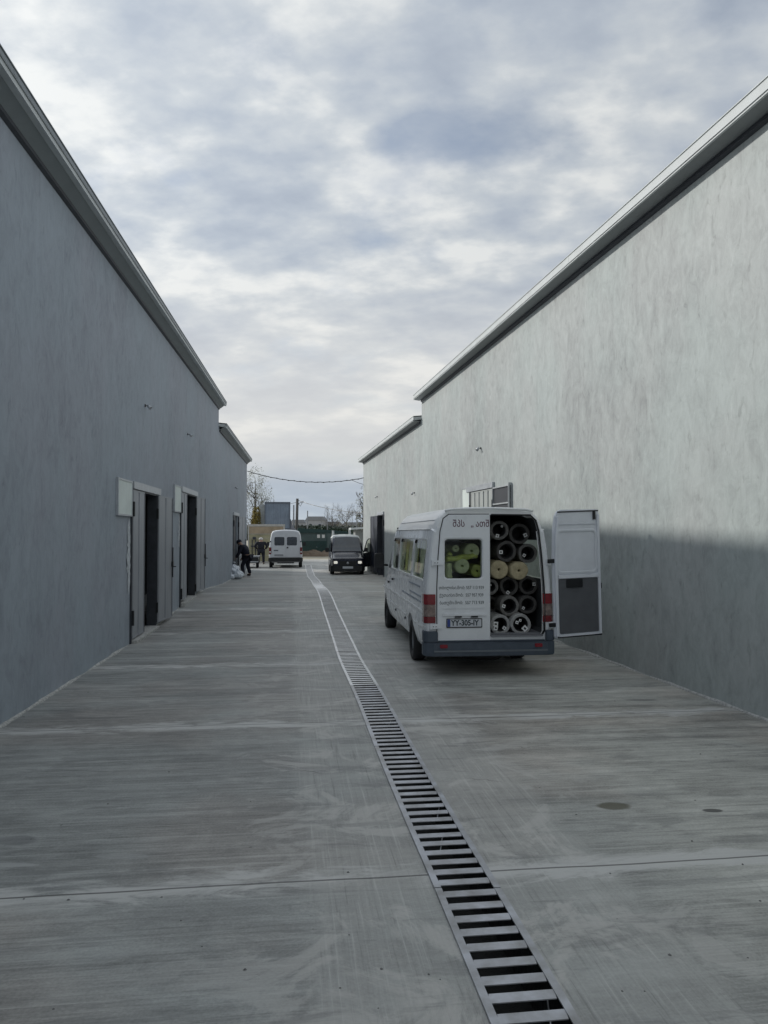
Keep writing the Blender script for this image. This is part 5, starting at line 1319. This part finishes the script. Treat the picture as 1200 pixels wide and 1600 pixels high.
# brown earth mound
bm = bmesh.new(); bmesh.ops.create_grid(bm, x_segments=60, y_segments=24, size=1)
for v in bm.verts:
    x, y = v.co.x, v.co.y; e_ = max(0, 1 - x * x) * max(0, 1 - y * y)
    v.co = Vector((x * 3.2, y * 1.6, -.02 + e_ ** .6 * (.42 + .35 * noise.noise(Vector((x * 4, y * 3, 2)))) + .05 * noise.noise(Vector((x * 14, y * 9, 5))) * e_))
me = bpy.data.meshes.new('earth_mound'); bm.to_mesh(me); bm.free(); me.materials.append(mat('brown_earth', (.17, .125, .085), .95, var=.35, scale=3, bump=.5))
for p2 in me.polygons: p2.use_smooth = True
o = bpy.data.objects.new('earth_mound', me); col.objects.link(o); o.location = at(495, 868, 68.5).xy.to_3d(); tag(o, kind='structure')

# posts and poles
def post(name, px, ytop, Y, r, m, lab, lean=0.0, cat='post', group=None, parts=None):
    p = at(px, ytop, Y); h = p.z
    t_ = empty(name, (p.x, p.y, 0), 0, lab, cat, group)
    b_ = MB(); b_.tube([(-lean * h, 0, -.2), (0, 0, h)], [r * 1.25, r], 10); b_.build('shaft', m, t_)
    return t_, h
t_, h = post('utility_pole', 464.5, 779, 75, .13, M_wood, 'leaning wooden utility pole right of the blue grey container', lean=.02, cat='utility pole')
b_ = MB(); b_.tube([(0, 0, h - .35), (.30, 0, h - .75), (.5, 0, h - .35)], .03, 6); b_.tube([(0, 0, h - .55), (.6, 0, h - .25)], .03, 6); b_.build('bracket', M_wood, t_)
post('metal_post', 458.8, 789, 72, .07, M_pole, 'thin grey post just left of the wooden utility pole')
for (px, yt, lab) in ((480.5, 798, 'thin dark post above the left part of the green shed'), (511.5, 800, 'thin pale post above the right part of the green shed'), (557.5, 799, 'thin pale post beside the end of the right wall')):
    post('metal_post', px, yt, 80, .06 if px != 511.5 else .035, M_pole, lab)
for (px, yt, lab) in ((520.5, 829, 'short pale concrete post left of the dark van roof'), (546.5, 826, 'short pale concrete post above the dark van roof')):
    post('concrete_post', px, yt, 60, .09, M_palepost, lab)
# cables
def cable(a_, b2, sag, r, label, n=40, wob=0, ties=0):
    t_ = empty('overhead_cable', a_, 0, label, 'cable')
    d = b2 - a_; pts = []
    for i in range(n + 1):
        u = i / n; pts.append(d * u - Vector((0, 0, sag * 4 * u * (1 - u))) + Vector((0, 0, wob * math.sin(i * 2.1))))
    b_ = MB(); b_.tube(pts, r, 6); b_.build('wire', M_black, t_)
    if ties:
        b_ = MB()
        for i in range(2, n - 1, 2): b_.tube([pts[i] - Vector((.03, 0, .0)), pts[i] + Vector((.03, 0, 0))], r * 1.5, 6)
        tag(b_.build('cable_tie', M_black, t_), kind='stuff')
cable(at(386, 736, 43.3), at(569, 746.5, 43.8), .42, .022, 'black bundled cable sagging between the ends of the two warehouses', wob=.012, ties=1)
cable(at(548, 749, 43.7), at(569, 757, 43.8), .03, .012, 'short loose wire branching off the bundled cable at the right wall', n=10)
cable(at(466, 782, 75), at(600, 802, 62), .35, .025, 'thin wire running right from the wooden utility pole')
cable(at(466, 784, 75), at(380, 790, 80), .3, .02, 'thin wire running left from the wooden utility pole')

# trees
def tree(px, ybase, Y, h, crown_r, m_leaf, label, leaves, leaf, seed, bare=False, crown_c=.62, crown_h=.42, name='broadleaf_tree'):
    p = at(px, ybase, Y); p.z = 0; rnd = random.Random(seed)
    t_ = empty(name, p, 0, label, 'tree')
    b_ = MB(); b_.tube([(0, 0, -.1), (.05, 0, h * .3), (-.05, .05, h * .6), (0, 0, h * .9)], [.16 * h / 7, .12 * h / 7, .07 * h / 7, .015], 8)
    def limb(o, d, ln, r, dep):
        pts = [o]; q = o.copy(); dd = d.normalized()
        for i in range(3): dd = (dd + Vector((rnd.uniform(-.3, .3), rnd.uniform(-.3, .3), rnd.uniform(-.05, .25)))).normalized(); q = q + dd * ln / 3; pts.append(q)
        b_.tube(pts, [r, r * .75, r * .5, r * .25], 5, cap=False)
        if dep:
            for i in range(4 if bare else 3): limb(pts[rnd.randint(1, 3)], dd + Vector((rnd.uniform(-.9, .9), rnd.uniform(-.9, .9), rnd.uniform(-.2, .7))), ln * .6, r * .5, dep - 1)
    for i in range(13): 
        z = h * rnd.uniform(.25, .8); a = rnd.uniform(0, 6.28); limb(Vector((0, 0, z)), Vector((math.cos(a), math.sin(a), .7)), crown_r * rnd.uniform(.6, 1.0), .045 * h / 7, 2 if not bare else 3)
    b_.build('trunk', M_bark, t_)
    leaf_crown('crown', t_, m_leaf, (0, 0, h * crown_c), (crown_r, crown_r, h * crown_h), leaves, leaf, seed, hole=.12)
tree(399, 866, 70, 7.7, 1.75, M_paleleaf, 'thinly leaved pale tree rising behind the end of the left warehouse', 6500, .055, 3)
tree(400, 866, 66, 4.35, .45, M_ochre, 'narrow ochre autumn tree under the pale one behind the tan cabin', 5200, .08, 9, crown_c=.55, crown_h=.45, name='columnar_tree')
tree(520, 850, 120, 5.4, 1.9, M_paleleaf, 'bare far tree over the right part of the green shed', 400, .1, 12, bare=True)
tree(542, 850, 125, 5.8, 2.0, M_paleleaf, 'bare far tree above the dark van', 500, .1, 15, bare=True)
tree(568, 850, 75, 6.6, .8, M_paleleaf, 'thin tree peeking out past the end of the right wall', 700, .1, 18, bare=True)

# far town line
M_far = mat('far_wall', (.36, .37, .39), .9, var=.15); M_far2 = mat('far_roof', (.24, .25, .27), .9, var=.15); M_farwood = mat('far_wood_leaf', (.085, .10, .085), .9, var=.4, scale=.3)
def far_house(px0, px1, ytop, Y, lab, depth=10, gable=.15):
    a_ = at(px0, ytop, Y); b2 = at(px1, ytop, Y); h = a_.z; wd = b2.x - a_.x
    t_ = empty('far_house', (a_.x, Y, 0), 0, lab, 'building', 'far buildings on the skyline')
    b_ = MB(); b_.box(0, wd, 0, depth, 0, h * .82); b_.build('wall', M_far, t_)
    r_ = MB(); r_.prism([(-.3, h * .822), (wd + .3, h * .822), (wd * .92, h), (wd * .08, h)], -.3, depth + .3, 'y'); r_.build('roof', M_far2, t_)
    n_ = max(2, int(wd / 3)); 
    for i in range(n_):
        x = wd * (i + .5) / n_; w_ = MB(); w_.box(x - .5, x + .5, -.05, -.005, h * .45, h * .65); w_.build('window', M_dglass, t_)
far_house(478, 507, 807, 280, 'widest grey building on the skyline right of the utility pole')
far_house(455, 476, 812, 300, 'low grey building on the skyline between the poles')
far_house(508, 532, 815, 290, 'low pale building on the skyline above the green shed')
far_house(535, 575, 816, 320, 'long low building on the skyline above the dark van')
fw_ = leaf_crown('far_wood', None, M_farwood, (0, 0, 0), (60, 12, 2.3), 14000, .55, 31, hole=1.0); fw_.location = (-38, 210, 1.8); tag(fw_, 'low far wood along the skyline', 'wood', kind='stuff')
fw2 = leaf_crown('near_thicket', None, M_farwood, (0, 0, 0), (12, 4, 1.6), 9000, .25, 37, hole=1.0); fw2.location = (-6, 105, 1.5); tag(fw2, 'dark thicket beyond the hedge', 'thicket', kind='stuff')

# a few loose stones and crumbs on the slab
rnd = random.Random(11); M_peb = mat('pebble', (.16, .16, .155), .9, var=.4, scale=20)
b_ = MB()
for i in range(46):
    px = rnd.uniform(20, 1180); py = rnd.uniform(1060, 1590); p = gpt(px, py)
    if abs(p.x - dx_s(p.y)) < .3: continue
    if p.x > RA + RB * p.y - .3 or p.x < LA + LB * p.y + .1: continue
    r = rnd.uniform(.004, .011); v = [p + Vector((r * math.cos(a) * rnd.uniform(.7, 1.2), r * math.sin(a) * rnd.uniform(.7, 1.2), 0)) for a in (0, 1.2, 2.4, 3.7, 5.0)]
    b_.add([(*q.xy, .001 + gz(q.y)) for q in v] + [(p.x, p.y, gz(p.y) + r * .8)], [(0, 1, 5), (1, 2, 5), (2, 3, 5), (3, 4, 5), (4, 0, 5), (4, 3, 2, 1, 0)])
tag(b_.build('loose_grit', M_peb), 'scattered grit on the concrete yard', 'grit', kind='stuff')
